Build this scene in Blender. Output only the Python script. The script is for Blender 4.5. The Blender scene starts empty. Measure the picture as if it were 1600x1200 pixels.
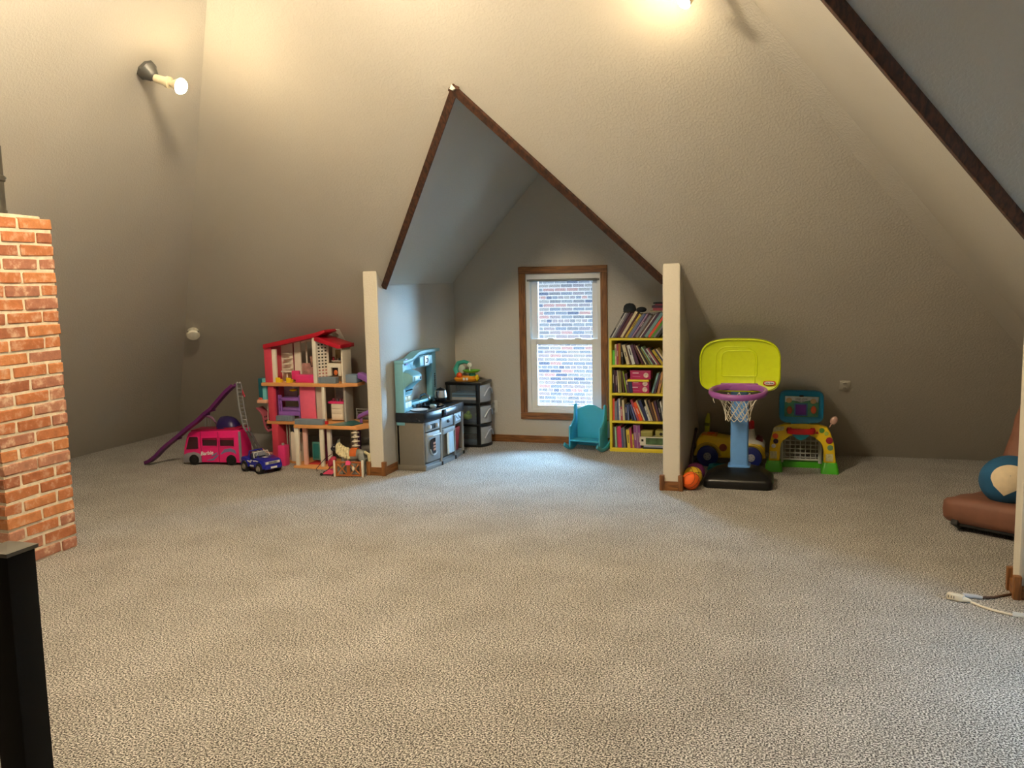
import bpy, bmesh, math, random
from mathutils import Matrix, Vector
R = math.radians
scene = bpy.context.scene
COL = scene.collection

# ------------------------------------------------------------------ camera
FPX = 1375.9
YAW, PITCH, ROLL = 0.3093, 0.1172, 0.0215
fw = Vector((-math.sin(YAW), math.cos(YAW), 0)); rt = Vector((math.cos(YAW), math.sin(YAW), 0)); up = Vector((0, 0, 1))
f3 = math.cos(PITCH) * fw - math.sin(PITCH) * up
u3 = math.cos(PITCH) * up + math.sin(PITCH) * fw
r3 = math.cos(ROLL) * rt - math.sin(ROLL) * u3
u4 = math.cos(ROLL) * u3 + math.sin(ROLL) * rt
cd = bpy.data.cameras.new('camera'); cam = bpy.data.objects.new('camera', cd); COL.objects.link(cam)
cd.sensor_width = 36.0; cd.lens = FPX / 1600 * 36.0; cd.clip_start = 0.05; cd.clip_end = 200
cam.matrix_world = Matrix(((r3.x, u4.x, -f3.x, 0), (r3.y, u4.y, -f3.y, 0), (r3.z, u4.z, -f3.z, 1.5), (0, 0, 0, 1)))
scene.camera = cam

# ------------------------------------------------------------------ world, light, exposure
world = bpy.data.worlds.new('overcast_sky'); scene.world = world; world.use_nodes = True
bg = world.node_tree.nodes['Background']
bg.inputs['Color'].default_value = (0.40, 0.69, 1.0, 1); bg.inputs['Strength'].default_value = 108.0
vs = scene.view_settings
vs.view_transform = 'Standard'; vs.look = 'None'; vs.gamma = 1.0; vs.use_curve_mapping = False; vs.exposure = 0.43
BULB = 240.0                      # radiance of the lamp bulbs
CEIL = 365.0                      # radiance of the ceiling light's bulbs
def portal(name, loc, rot, sx, sy):   # samples the sky through a window opening, gives no light of its own
    l = bpy.data.lights.new(name, 'AREA'); l.shape = 'RECTANGLE'; l.size = sx; l.size_y = sy; l.cycles.is_portal = True
    o = bpy.data.objects.new(name, l); COL.objects.link(o); o.location = loc; o.rotation_euler = rot
portal('window_portal_front', (-1.98, 7.93, 0.92), (R(-90), 0, 0), 0.72, 1.30)
portal('window_portal_right', (2.93, 2.85, 0.95), (0, R(90), 0), 1.22, 0.74)
try:
    scene.cycles.max_bounces = 10; scene.cycles.diffuse_bounces = 6; scene.cycles.sample_clamp_indirect = 8.0
    scene.cycles.use_denoising = True
except Exception: pass

# ------------------------------------------------------------------ materials
def lin(c):
    return tuple(((v / 255.0) / 12.92 if v <= 10.3 else ((v / 255.0 + 0.055) / 1.055) ** 2.4) for v in c)
MATS = {}
def mat(name, rgb, rough=0.5, metal=0.0, var=0.06, scale=30.0, bump=0.0, bscale=200.0, coat=0.0, emit=0.0, alpha=1.0, trans=0.0, spec=0.5):
    if name in MATS: return MATS[name]
    m = bpy.data.materials.new(name); m.use_nodes = True; nt = m.node_tree; b = nt.nodes['Principled BSDF']
    c = lin(rgb)
    tc = nt.nodes.new('ShaderNodeTexCoord')
    nz = nt.nodes.new('ShaderNodeTexNoise'); nz.inputs['Scale'].default_value = scale; nz.inputs['Detail'].default_value = 3
    rp = nt.nodes.new('ShaderNodeValToRGB')
    rp.color_ramp.elements[0].position = 0.3; rp.color_ramp.elements[1].position = 0.7
    rp.color_ramp.elements[0].color = (*[max(0, v * (1 - var)) for v in c], 1)
    rp.color_ramp.elements[1].color = (*[min(1, v * (1 + var)) for v in c], 1)
    nt.links.new(tc.outputs['Object'], nz.inputs['Vector']); nt.links.new(nz.outputs['Fac'], rp.inputs['Fac'])
    nt.links.new(rp.outputs['Color'], b.inputs['Base Color'])
    b.inputs['Roughness'].default_value = rough; b.inputs['Metallic'].default_value = metal
    b.inputs['Coat Weight'].default_value = coat; b.inputs['Specular IOR Level'].default_value = spec
    if trans: b.inputs['Transmission Weight'].default_value = trans
    b.inputs['Alpha'].default_value = alpha
    if emit:
        b.inputs['Emission Color'].default_value = (*c, 1); b.inputs['Emission Strength'].default_value = emit
    if bump:
        n2 = nt.nodes.new('ShaderNodeTexNoise'); n2.inputs['Scale'].default_value = bscale; n2.inputs['Detail'].default_value = 4
        bp = nt.nodes.new('ShaderNodeBump'); bp.inputs['Strength'].default_value = bump; bp.inputs['Distance'].default_value = 0.004
        nt.links.new(tc.outputs['Object'], n2.inputs['Vector']); nt.links.new(n2.outputs['Fac'], bp.inputs['Height'])
        nt.links.new(bp.outputs['Normal'], b.inputs['Normal'])
    MATS[name] = m
    return m

def wood(name, dark, light, scale=(14, 14, 1.2), rough=0.45):
    if name in MATS: return MATS[name]
    m = bpy.data.materials.new(name); m.use_nodes = True; nt = m.node_tree; b = nt.nodes['Principled BSDF']
    tc = nt.nodes.new('ShaderNodeTexCoord'); mp = nt.nodes.new('ShaderNodeMapping'); mp.inputs['Scale'].default_value = scale
    nz = nt.nodes.new('ShaderNodeTexNoise'); nz.inputs['Scale'].default_value = 6; nz.inputs['Detail'].default_value = 6; nz.inputs['Distortion'].default_value = 0.6
    rp = nt.nodes.new('ShaderNodeValToRGB'); rp.color_ramp.elements[0].position = 0.32; rp.color_ramp.elements[1].position = 0.68
    rp.color_ramp.elements[0].color = (*lin(dark), 1); rp.color_ramp.elements[1].color = (*lin(light), 1)
    nt.links.new(tc.outputs['Object'], mp.inputs['Vector']); nt.links.new(mp.outputs['Vector'], nz.inputs['Vector'])
    nt.links.new(nz.outputs['Fac'], rp.inputs['Fac']); nt.links.new(rp.outputs['Color'], b.inputs['Base Color'])
    b.inputs['Roughness'].default_value = rough
    MATS[name] = m
    return m

def paint(name, rgb):
    """wall paint with orange-peel texture"""
    m = bpy.data.materials.new(name); m.use_nodes = True; nt = m.node_tree; b = nt.nodes['Principled BSDF']
    c = lin(rgb); tc = nt.nodes.new('ShaderNodeTexCoord')
    n1 = nt.nodes.new('ShaderNodeTexNoise'); n1.inputs['Scale'].default_value = 1.3; n1.inputs['Detail'].default_value = 3
    rp = nt.nodes.new('ShaderNodeValToRGB'); rp.color_ramp.elements[0].position = 0.3; rp.color_ramp.elements[1].position = 0.7
    rp.color_ramp.elements[0].color = (*[v * 0.96 for v in c], 1); rp.color_ramp.elements[1].color = (*[v * 1.03 for v in c], 1)
    n2 = nt.nodes.new('ShaderNodeTexNoise'); n2.inputs['Scale'].default_value = 75; n2.inputs['Detail'].default_value = 5
    r2 = nt.nodes.new('ShaderNodeValToRGB'); r2.color_ramp.elements[0].position = 0.45; r2.color_ramp.elements[1].position = 0.62
    bp = nt.nodes.new('ShaderNodeBump'); bp.inputs['Strength'].default_value = 0.3; bp.inputs['Distance'].default_value = 0.003
    nt.links.new(tc.outputs['Object'], n1.inputs['Vector']); nt.links.new(n1.outputs['Fac'], rp.inputs['Fac']); nt.links.new(rp.outputs['Color'], b.inputs['Base Color'])
    nt.links.new(tc.outputs['Object'], n2.inputs['Vector']); nt.links.new(n2.outputs['Fac'], r2.inputs['Fac'])
    nt.links.new(r2.outputs['Color'], bp.inputs['Height']); nt.links.new(bp.outputs['Normal'], b.inputs['Normal'])
    b.inputs['Roughness'].default_value = 0.55; b.inputs['Specular IOR Level'].default_value = 0.35
    MATS[name] = m
    return m

def carpet():
    m = bpy.data.materials.new('speckled_carpet'); m.use_nodes = True; nt = m.node_tree; b = nt.nodes['Principled BSDF']
    tc = nt.nodes.new('ShaderNodeTexCoord')
    n1 = nt.nodes.new('ShaderNodeTexNoise'); n1.inputs['Scale'].default_value = 150; n1.inputs['Detail'].default_value = 2.5; n1.inputs['Roughness'].default_value = 0.6
    rp = nt.nodes.new('ShaderNodeValToRGB'); e = rp.color_ramp.elements
    e[0].position = 0.41; e[0].color = (*lin((51, 47, 44)), 1); e[1].position = 0.59; e[1].color = (*lin((231, 227, 220)), 1)
    k = e.new(0.5); k.color = (*lin((148, 143, 137)), 1)
    n3 = nt.nodes.new('ShaderNodeTexNoise'); n3.inputs['Scale'].default_value = 2.6; n3.inputs['Detail'].default_value = 5; n3.inputs['Roughness'].default_value = 0.65
    r3_ = nt.nodes.new('ShaderNodeValToRGB'); r3_.color_ramp.elements[0].position = 0.35; r3_.color_ramp.elements[1].position = 0.65
    r3_.color_ramp.elements[0].color = (0.80, 0.79, 0.77, 1); r3_.color_ramp.elements[1].color = (1, 1, 1, 1)
    mx = nt.nodes.new('ShaderNodeMix'); mx.data_type = 'RGBA'; mx.blend_type = 'MULTIPLY'; mx.inputs['Factor'].default_value = 1.0
    bp = nt.nodes.new('ShaderNodeBump'); bp.inputs['Strength'].default_value = 0.5; bp.inputs['Distance'].default_value = 0.006
    nt.links.new(tc.outputs['Object'], n1.inputs['Vector']); nt.links.new(n1.outputs['Fac'], rp.inputs['Fac'])
    nt.links.new(tc.outputs['Object'], n3.inputs['Vector']); nt.links.new(n3.outputs['Fac'], r3_.inputs['Fac'])
    nt.links.new(rp.outputs['Color'], mx.inputs['A']); nt.links.new(r3_.outputs['Color'], mx.inputs['B'])
    nt.links.new(mx.outputs['Result'], b.inputs['Base Color'])
    nt.links.new(n1.outputs['Fac'], bp.inputs['Height']); nt.links.new(bp.outputs['Normal'], b.inputs['Normal'])
    b.inputs['Roughness'].default_value = 1.0; b.inputs['Specular IOR Level'].default_value = 0.05
    b.inputs['Sheen Weight'].default_value = 0.15
    return m

# ------------------------------------------------------------------ mesh builder
class MB:
    def __init__(s, T=None): s.v = []; s.f = []; s.T = T or Matrix()
    def add(s, vs, fs):
        n = len(s.v); s.v += [s.T @ Vector(p) for p in vs]; s.f += [tuple(i + n for i in q) for q in fs]; return s
    def box(s, x0, x1, y0, y1, z0, z1):
        v = [(x, y, z) for z in (z0, z1) for y in (y0, y1) for x in (x0, x1)]
        return s.add(v, [(0, 2, 3, 1), (4, 5, 7, 6), (0, 1, 5, 4), (2, 6, 7, 3), (0, 4, 6, 2), (1, 3, 7, 5)])
    def cbox(s, c, sz, rot=None):
        m = Matrix.Translation(c) @ (rot.to_4x4() if rot else Matrix())
        v = [m @ Vector((x * sz[0] / 2, y * sz[1] / 2, z * sz[2] / 2)) for z in (-1, 1) for y in (-1, 1) for x in (-1, 1)]
        return s.add(v, [(0, 2, 3, 1), (4, 5, 7, 6), (0, 1, 5, 4), (2, 6, 7, 3), (0, 4, 6, 2), (1, 3, 7, 5)])
    def prism(s, poly, a, b, ax='y'):
        """poly 2-D outline; extruded along ax from a to b. ax y: (x,z), ax x: (y,z), ax z: (x,y)"""
        def P(p, d): return {'y': (p[0], d, p[1]), 'x': (d, p[0], p[1]), 'z': (p[0], p[1], d)}[ax]
        n = len(poly)
        v = [P(p, a) for p in poly] + [P(p, b) for p in poly]
        f = [tuple(range(n)), tuple(range(2 * n - 1, n - 1, -1))] + [(i, i + n, (i + 1) % n + n, (i + 1) % n) for i in range(n)]
        return s.add(v, f)
    def slab(s, pts, off):
        n = len(pts); off = Vector(off); v = [Vector(p) for p in pts] + [Vector(p) + off for p in pts]
        f = [tuple(range(n)), tuple(range(2 * n - 1, n - 1, -1))] + [(i, i + n, (i + 1) % n + n, (i + 1) % n) for i in range(n)]
        return s.add(v, f)
    def loft(s, rings, cap=True, closed=True):
        n = len(rings[0]); v = [p for r in rings for p in r]; f = []
        for k in range(len(rings) - 1):
            for i in range(n if closed else n - 1):
                j = (i + 1) % n; f.append((k * n + i, k * n + j, (k + 1) * n + j, (k + 1) * n + i))
        if cap: f += [tuple(range(n - 1, -1, -1)), tuple(range((len(rings) - 1) * n, len(rings) * n))]
        return s.add(v, f)
    def tube(s, pts, r, n=8, closed=False):
        pts = [Vector(p) for p in pts]; rr = r if isinstance(r, (list, tuple)) else [r] * len(pts); rings = []; ref = None
        for i, p in enumerate(pts):
            a = pts[i - 1] if (i or closed) else p; b = pts[(i + 1) % len(pts)] if (i < len(pts) - 1 or closed) else p
            d = (b - a).normalized()
            if ref is None: ref = Vector((0, 0, 1)) if abs(d.z) < 0.9 else Vector((1, 0, 0))
            u = d.cross(ref)
            if u.length < 1e-4: u = d.cross(Vector((0.3, 1, 0.2)))
            u.normalize(); w = u.cross(d).normalized(); ref = w
            rings.append([p + rr[i] * (math.cos(t) * u + math.sin(t) * w) for t in [2 * math.pi * k / n for k in range(n)]])
        if closed: rings.append(rings[0])
        return s.loft(rings, cap=not closed)
    def bar(s, p0, p1, w, h, side=(0, 1, 0)):
        """rectangular beam from p0 to p1, w along side, h across"""
        p0 = Vector(p0); p1 = Vector(p1); d = (p1 - p0).normalized(); sd = Vector(side); sd = (sd - sd.dot(d) * d).normalized(); hh = d.cross(sd)
        q = [(-1, -1), (1, -1), (1, 1), (-1, 1)]
        return s.loft([[p + a * w / 2 * sd + b * h / 2 * hh for a, b in q] for p in (p0, p1)])
    def sweep(s, pts, w, h, side=(0, 1, 0)):
        pts = [Vector(p) for p in pts]; q = [(-1, -1), (1, -1), (1, 1), (-1, 1)]; rings = []
        for i, p in enumerate(pts):
            d = (pts[min(i + 1, len(pts) - 1)] - pts[max(i - 1, 0)]).normalized(); sd = Vector(side); sd = (sd - sd.dot(d) * d).normalized(); hh = d.cross(sd)
            rings.append([p + a * w / 2 * sd + b * h / 2 * hh for a, b in q])
        return s.loft(rings)
    def lathe(s, prof, n=20, c=(0, 0, 0), M=None):
        M = M or Matrix(); c = Vector(c)
        rings = [[c + (M @ Vector((r * math.cos(2 * math.pi * k / n), r * math.sin(2 * math.pi * k / n), z))) for k in range(n)] for r, z in prof]
        return s.loft(rings)
    def cyl(s, p0, p1, r, n=16):
        return s.tube([p0, p1], r, n)
    def ball(s, c, r, nu=16, nv=10, M=None):
        r = r if isinstance(r, (list, tuple)) else (r, r, r); M = M or Matrix(); c = Vector(c); v = []; f = []
        v.append(c + M @ Vector((0, 0, -r[2])))
        for j in range(1, nv):
            a = math.pi * j / nv - math.pi / 2
            for i in range(nu):
                b = 2 * math.pi * i / nu; v.append(c + M @ Vector((r[0] * math.cos(a) * math.cos(b), r[1] * math.cos(a) * math.sin(b), r[2] * math.sin(a))))
        v.append(c + M @ Vector((0, 0, r[2]))); top = len(v) - 1
        for i in range(nu): f.append((0, 1 + (i + 1) % nu, 1 + i))
        for j in range(nv - 2):
            for i in range(nu):
                a = 1 + j * nu + i; b = 1 + j * nu + (i + 1) % nu; f.append((a, b, b + nu, a + nu))
        o = 1 + (nv - 2) * nu
        for i in range(nu): f.append((o + i, o + (i + 1) % nu, top))
        return s.add(v, f)
    def mesh(s, name, bevel=0, seg=2, smooth=True, ang=35):
        me = bpy.data.meshes.new(name); bm = bmesh.new()
        vs_ = [bm.verts.new(p) for p in s.v]
        for q in s.f:
            try: bm.faces.new([vs_[i] for i in q])
            except ValueError: pass
        bmesh.ops.recalc_face_normals(bm, faces=bm.faces)
        if bevel:
            ed = [e for e in bm.edges if len(e.link_faces) == 2 and e.calc_face_angle(0) > R(30)]
            bmesh.ops.bevel(bm, geom=ed, offset=bevel, segments=seg, affect='EDGES', profile=0.5, clamp_overlap=True)
        bm.to_mesh(me); bm.free()
        if smooth:
            me.polygons.foreach_set('use_smooth', [True] * len(me.polygons)); me.set_sharp_from_angle(angle=R(ang))
        return me

WM = {}
def obj(name, me, m, parent=None, label=None):
    o = bpy.data.objects.new(name, me); COL.objects.link(o)
    if m and not me.materials: me.materials.append(m)
    if parent: o.parent = parent
    if label: o['label'] = label
    return o
def thing(name, label, cat, loc=(0, 0, 0), rz=0, group=None):
    o = bpy.data.objects.new(name, None); COL.objects.link(o); o.location = loc; o.rotation_euler = (0, 0, rz); o.empty_display_size = 0.05
    o['label'] = label; o['category'] = cat
    if group: o['group'] = group
    WM[o.name] = Matrix.Translation(loc) @ Matrix.Rotation(rz, 4, 'Z')
    return o
def tag(o, label, cat, group=None):
    o['label'] = label; o['category'] = cat
    if group: o['group'] = group
    return o
def part(b, name, m, parent, label=None, bevel=0, seg=2, W=False, smooth=True, ang=35):
    """mesh of builder b as a part; W: built in world coordinates"""
    if W:
        root = parent
        while root.parent: root = root.parent
        inv = WM[root.name].inverted(); b.v = [inv @ Vector(p) for p in b.v]
    return obj(name, b.mesh(name, bevel, seg, smooth, ang), m, parent, label)
def struct(b, name, m, bevel=0, parent=None, smooth=False):
    o = obj(name, b.mesh(name, bevel, 2, smooth), m, parent)
    if not parent: o['kind'] = 'structure'
    return o
def copy_thing(root, loc, rz, label, scale=None):
    c = root.copy(); COL.objects.link(c); c.location = loc; c.rotation_euler = (0, 0, rz); c['label'] = label
    if scale: c.scale = scale
    for ch in list(root.children):
        k = ch.copy(); COL.objects.link(k); k.parent = c
        for g in list(ch.children):
            d = g.copy(); COL.objects.link(d); d.parent = k
    return c
def text_mesh(s, size, name='lettering', shear=0.0, extrude=0.0006, bold=0.0):
    cu = bpy.data.curves.new(name, 'FONT'); cu.body = s; cu.size = size; cu.extrude = extrude; cu.shear = shear; cu.offset = bold
    cu.align_x = 'CENTER'; cu.align_y = 'CENTER'; cu.resolution_u = 3
    t = bpy.data.objects.new(name, cu); COL.objects.link(t)
    dg = bpy.context.evaluated_depsgraph_get(); me = bpy.data.meshes.new_from_object(t.evaluated_get(dg))
    bpy.data.objects.remove(t); bpy.data.curves.remove(cu)
    return me
def text(s, size, m, parent, loc, rot, label=None, shear=0.0, bold=0.0, name='lettering'):
    me = text_mesh(s, size, name, shear, bold=bold); o = obj(name, me, m, parent, label); o.location = loc; o.rotation_euler = rot
    return o
# ------------------------------------------------------------------ the room shell
YS, YB = 7.672, 7.74            # foot of the front slope, face of the dormer's window wall
XL, XR = -6.136, 2.53
TF, TL, TR = 1.046, 1.118, 1.046
XCL, XCR, TH, YC, HC, ZF = -3.03, -0.858, 0.122, 6.145, 1.597, 1.49
RX, RZ = -1.965, 2.67           # ridge of the dormer
PX = (XR * TR + XL * TL) / (TR + TL)
PZ = (PX - XL) * TL          # main ridge
PY = YS - PZ / TF
YBACK = -3.0
WALL = paint('greige_wall_paint', (185, 179, 168))
WHITEW = paint('cream_corner_paint', (214, 206, 190))
def front(x, z): return (x, YS - z / TF, z)
def left(y, z): return (XL + z / TL, y, z)
def right(y, z): return (XR - z / TR, y, z)
OAK = wood('oak_trim', (92, 54, 24), (150, 98, 50))
OAKX = wood('oak_trim_sideways', (92, 54, 24), (150, 98, 50), (1.2, 14, 14))
OAKY = wood('oak_trim_deep', (92, 54, 24), (150, 98, 50), (14, 1.2, 14))
DARKTRIM = wood('walnut_trim', (38, 21, 12), (84, 48, 26), (10, 4, 4), 0.85)

floor_ = struct(MB().box(-6.5, 3.0, -3.3, 7.95, -0.2, 0.0), 'floor', carpet())

# front slope, with the dormer opening cut out of it
b = MB()
XA = XCL - TH / 2; XB = XCR + TH / 2
b.slab([front(XL, 0), front(XA, 0), front(XA, ZF), front(XCL, ZF), front(RX, RZ), front(XCR, ZF), front(XB, ZF), front(XB, 0), front(XR, 0), (PX, PY, PZ)], (0, 0.10, 0.10))
struct(b, 'wall_front', WALL)
# left slope
b = MB().slab([left(YBACK, 0), left(YS, 0), (PX, PY, PZ), (PX, YBACK, PZ)], (-0.1, 0, 0.1)); struct(b, 'wall_left', WALL)
# right slope with its own dormer opening
RYC, RDZ, RHALF, RSL = 2.85, 1.49, 1.55, 1.40
RAZ = RDZ + RHALF * RSL
ya, yb_ = RYC - RHALF, RYC + RHALF
b = MB().slab([right(YBACK, 0), right(ya - 0.06, 0), right(ya - 0.06, RDZ), right(ya, RDZ), right(RYC, RAZ), right(yb_, RDZ), right(yb_ + 0.06, RDZ), right(yb_ + 0.06, 0), right(YS, 0), (PX, PY, PZ), (PX, YBACK, PZ)], (0.1, 0, 0.1))
struct(b, 'wall_right', WALL)
# back gable, behind the viewer
struct(MB().prism([(XL, 0), (XR, 0), (PX, PZ)], YBACK - .12, YBACK, 'y'), 'wall_back', WALL)
# hip strips closing the two far corners
def hip(sgn, z0, z1, oa, ob):
    r = []
    for z in (z0, z1):
        x = XL + z / TL if sgn < 0 else XR - z / TR; y = YS - z / TF
        r.append([(x - sgn * oa, y, z), (x, y - ob, z), (x + sgn * .02, y + .02, z + .03)])
    return MB().loft(r)
struct(hip(-1, -0.02, 4.2, 0.175, 0.03), 'trim_1', WALL)
struct(hip(1, -0.02, 4.2, 0.12, 0.15), 'trim_2', WALL)

# front dormer: cheeks, ceilings, window wall
def cheek(x0, x1):
    return MB().prism([(YC, 0), (YC, HC), (YS - ZF / TF, ZF), (YB + .02, ZF), (YB + .02, 0)], x0, x1, 'x')
def cheek_end_white(o, test):
    o.data.materials.append(WHITEW)
    for p in o.data.polygons:
        if test(p): p.material_index = 1
o = struct(cheek(XCL - TH, XCL), 'wall_dormer_left', WALL, 0.010); cheek_end_white(o, lambda p: p.normal.y < -0.4 and p.center.y < YC + .012)
o = struct(cheek(XCR, XCR + TH), 'wall_dormer_right', WALL, 0.010); cheek_end_white(o, lambda p: p.normal.y < -0.4 and p.center.y < YC + .012)
b = MB().slab([front(XCL - .03, ZF - .033), front(RX, RZ), (RX, YB + .1, RZ), (XCL - .03, YB + .1, ZF - .033)], (-.05, 0, .05)); struct(b, 'ceiling_dormer_left', WALL)
b = MB().slab([front(XCR + .03, ZF - .032), front(RX, RZ), (RX, YB + .1, RZ), (XCR + .03, YB + .1, ZF - .032)], (.05, 0, .05)); struct(b, 'ceiling_dormer_right', WALL)
WX0, WX1, WZ0, WZ1 = -2.325, -1.627, 0.282, 1.555
zl = lambda x: ZF + (x - XCL) / (RX - XCL) * (RZ - ZF) if x < RX else ZF + (XCR - x) / (XCR - RX) * (RZ - ZF)
b = MB()
b.prism([(XCL - .05, 0), (WX0, 0), (WX0, zl(WX0) + .03), (XCL - .05, ZF)], YB, YB + .14, 'y')
b.prism([(WX0, 0), (WX1, 0), (WX1, WZ0), (WX0, WZ0)], YB, YB + .14, 'y')
b.prism([(WX0, WZ1), (WX1, WZ1), (WX1, zl(WX1) + .03), (RX, RZ + .03), (WX0, zl(WX0) + .03)], YB, YB + .14, 'y')
b.prism([(WX1, 0), (XCR + .05, 0), (XCR + .05, ZF), (WX1, zl(WX1) + .03)], YB, YB + .14, 'y')
struct(b, 'wall_dormer_window', WALL)

# right dormer: far cheek (its end shows at the frame's edge), near cheek, ceilings, window wall
RXB = 2.75
def rcheek(y0, y1):
    xe = XR - HC / TR
    return MB().prism([(xe, 0), (xe, HC), (XR - RDZ / TR, RDZ), (RXB, RDZ), (RXB, 0)], y0, y1, 'y')
o = struct(rcheek(yb_, yb_ + TH), 'wall_side_dormer_far', WALL, 0.010); cheek_end_white(o, lambda p: p.normal.x < -0.4 and p.center.x < XR - HC / TR + .012)
o = struct(rcheek(ya - TH, ya), 'wall_side_dormer_near', WALL, 0.010); cheek_end_white(o, lambda p: p.normal.x < -0.4 and p.center.x < XR - HC / TR + .012)
b = MB().slab([right(yb_ + .02, RDZ - .028), right(RYC, RAZ), (RXB + .1, RYC, RAZ), (RXB + .1, yb_ + .02, RDZ - .028)], (0, .05, .05)); struct(b, 'ceiling_side_dormer_far', WALL)
b = MB().slab([right(ya - .02, RDZ - .028), right(RYC, RAZ), (RXB + .1, RYC, RAZ), (RXB + .1, ya - .02, RDZ - .028)], (0, -.05, .05)); struct(b, 'ceiling_side_dormer_near', WALL)
b = MB(); sy0, sy1 = RYC - .35, RYC + .35
for poly in ([(ya - .1, 0), (sy0, 0), (sy0, RDZ + (sy0 - ya) * RSL), (ya, RDZ), (ya - .1, RDZ)], [(sy0, 0), (sy1, 0), (sy1, .36), (sy0, .36)], [(sy0, 1.54), (sy1, 1.54), (sy1, RDZ + (sy0 - ya) * RSL), (RYC, RAZ), (sy0, RDZ + (sy0 - ya) * RSL)], [(sy1, 0), (yb_ + .1, 0), (yb_ + .1, RDZ), (yb_, RDZ), (sy1, RDZ + (sy0 - ya) * RSL)]):
    b.prism(poly, RXB, RXB + .14, 'x')
struct(b, 'wall_side_dormer_window', WALL)

# dark wood corner trim along the openings
def valley(p0, p1, n_in, w_in, name):
    p0 = Vector(p0); p1 = Vector(p1); d = (p1 - p0).normalized(); n = Vector(n_in).normalized(); s = n.cross(d).normalized()
    if s.dot(Vector(w_in)) < 0: s = -s
    b = MB(); q = [(-.012, -.03), (.036, -.03), (.036, .026), (-.012, .026)]   # (towards opening, off the slope)
    b.loft([[p + a * s + c * n for a, c in q] for p in (p0 - d * .02, p1 + d * .01)])
    return struct(b, name, DARKTRIM, 0.003)
NF = (0, -TF, -1)
valley(front(XCL + .005, ZF), front(RX, RZ), NF, (1, 0, -1), 'trim_3')
valley(front(XCR - .005, ZF), front(RX, RZ), NF, (-1, 0, -1), 'trim_4')
NR = (-TR, 0, -1)
valley(right(yb_, RDZ), right(RYC, RAZ), NR, (0, -1, -1), 'trim_5')
valley(right(ya, RDZ), right(RYC, RAZ), NR, (0, 1, -1), 'trim_6')
# chipped plaster tip where the two trims meet
ax, ay, az = front(RX, RZ - .002)
struct(MB().prism([(ax - .016, az - .02), (ax - .002, az + .006), (ax + .02, az - .02), (ax, az - .03)], ay - .03, ay + .0, 'y'), 'trim_7', WHITEW)

# baseboards
BH = 0.066
struct(MB().box(XCL + .012, XCR - .012, YB - .014, YB, 0, BH), 'baseboard_dormer_back', OAKX, .003)
for i, (x0, sg) in enumerate(((XCL, 1), (XCR, -1))):
    nm = ('left', 'right')[i]
    bb = struct(MB().box(min(x0, x0 + sg * .014), max(x0, x0 + sg * .014), YC - .014, YB - .014, 0, BH), 'baseboard_dormer_' + nm, OAKY, .003)
    xo = x0 - sg * TH
    struct(MB().box(min(x0, xo), max(x0, xo), YC - .014, YC, 0, BH), 'baseboard_end_' + nm, OAKX, .003)
    for xx in (x0, xo):
        struct(MB().cbox((xx + (.004 if xx > x0 - .5 * sg * TH else -.004), YC - .006, .056), (.034, .034, .112)), 'corner_block', OAK, .004, parent=bb)
xe = XR - HC / TR
bb = struct(MB().box(xe - .014, xe, yb_, yb_ + TH, 0, BH), 'baseboard_side_dormer', OAKY, .003)
for yy in (yb_ - .004, yb_ + TH + .004):
    struct(MB().cbox((xe - .006, yy, .056), (.034, .034, .112)), 'corner_block', OAK, .004, parent=bb)
struct(MB().box(xe + .012, RXB, yb_ - .014, yb_, 0, BH), 'baseboard_side_dormer_far', OAKX, .003)

# ------------------------------------------------------------------ windows
VINYL = mat('white_vinyl', (226, 228, 228), 0.35, var=.01)
def glass_mat():
    m = bpy.data.materials.new('window_glass'); m.use_nodes = True; nt = m.node_tree; nt.nodes.clear()
    o = nt.nodes.new('ShaderNodeOutputMaterial'); t = nt.nodes.new('ShaderNodeBsdfTransparent'); g = nt.nodes.new('ShaderNodeBsdfGlossy'); mx = nt.nodes.new('ShaderNodeMixShader')
    t.inputs['Color'].default_value = (.94, .97, .98, 1); g.inputs['Roughness'].default_value = .02
    fr = nt.nodes.new('ShaderNodeFresnel'); fr.inputs['IOR'].default_value = 1.45
    nt.links.new(fr.outputs[0], mx.inputs[0]); nt.links.new(t.outputs[0], mx.inputs[1]); nt.links.new(g.outputs[0], mx.inputs[2]); nt.links.new(mx.outputs[0], o.inputs['Surface'])
    return m
GLASS = glass_mat()
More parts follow.
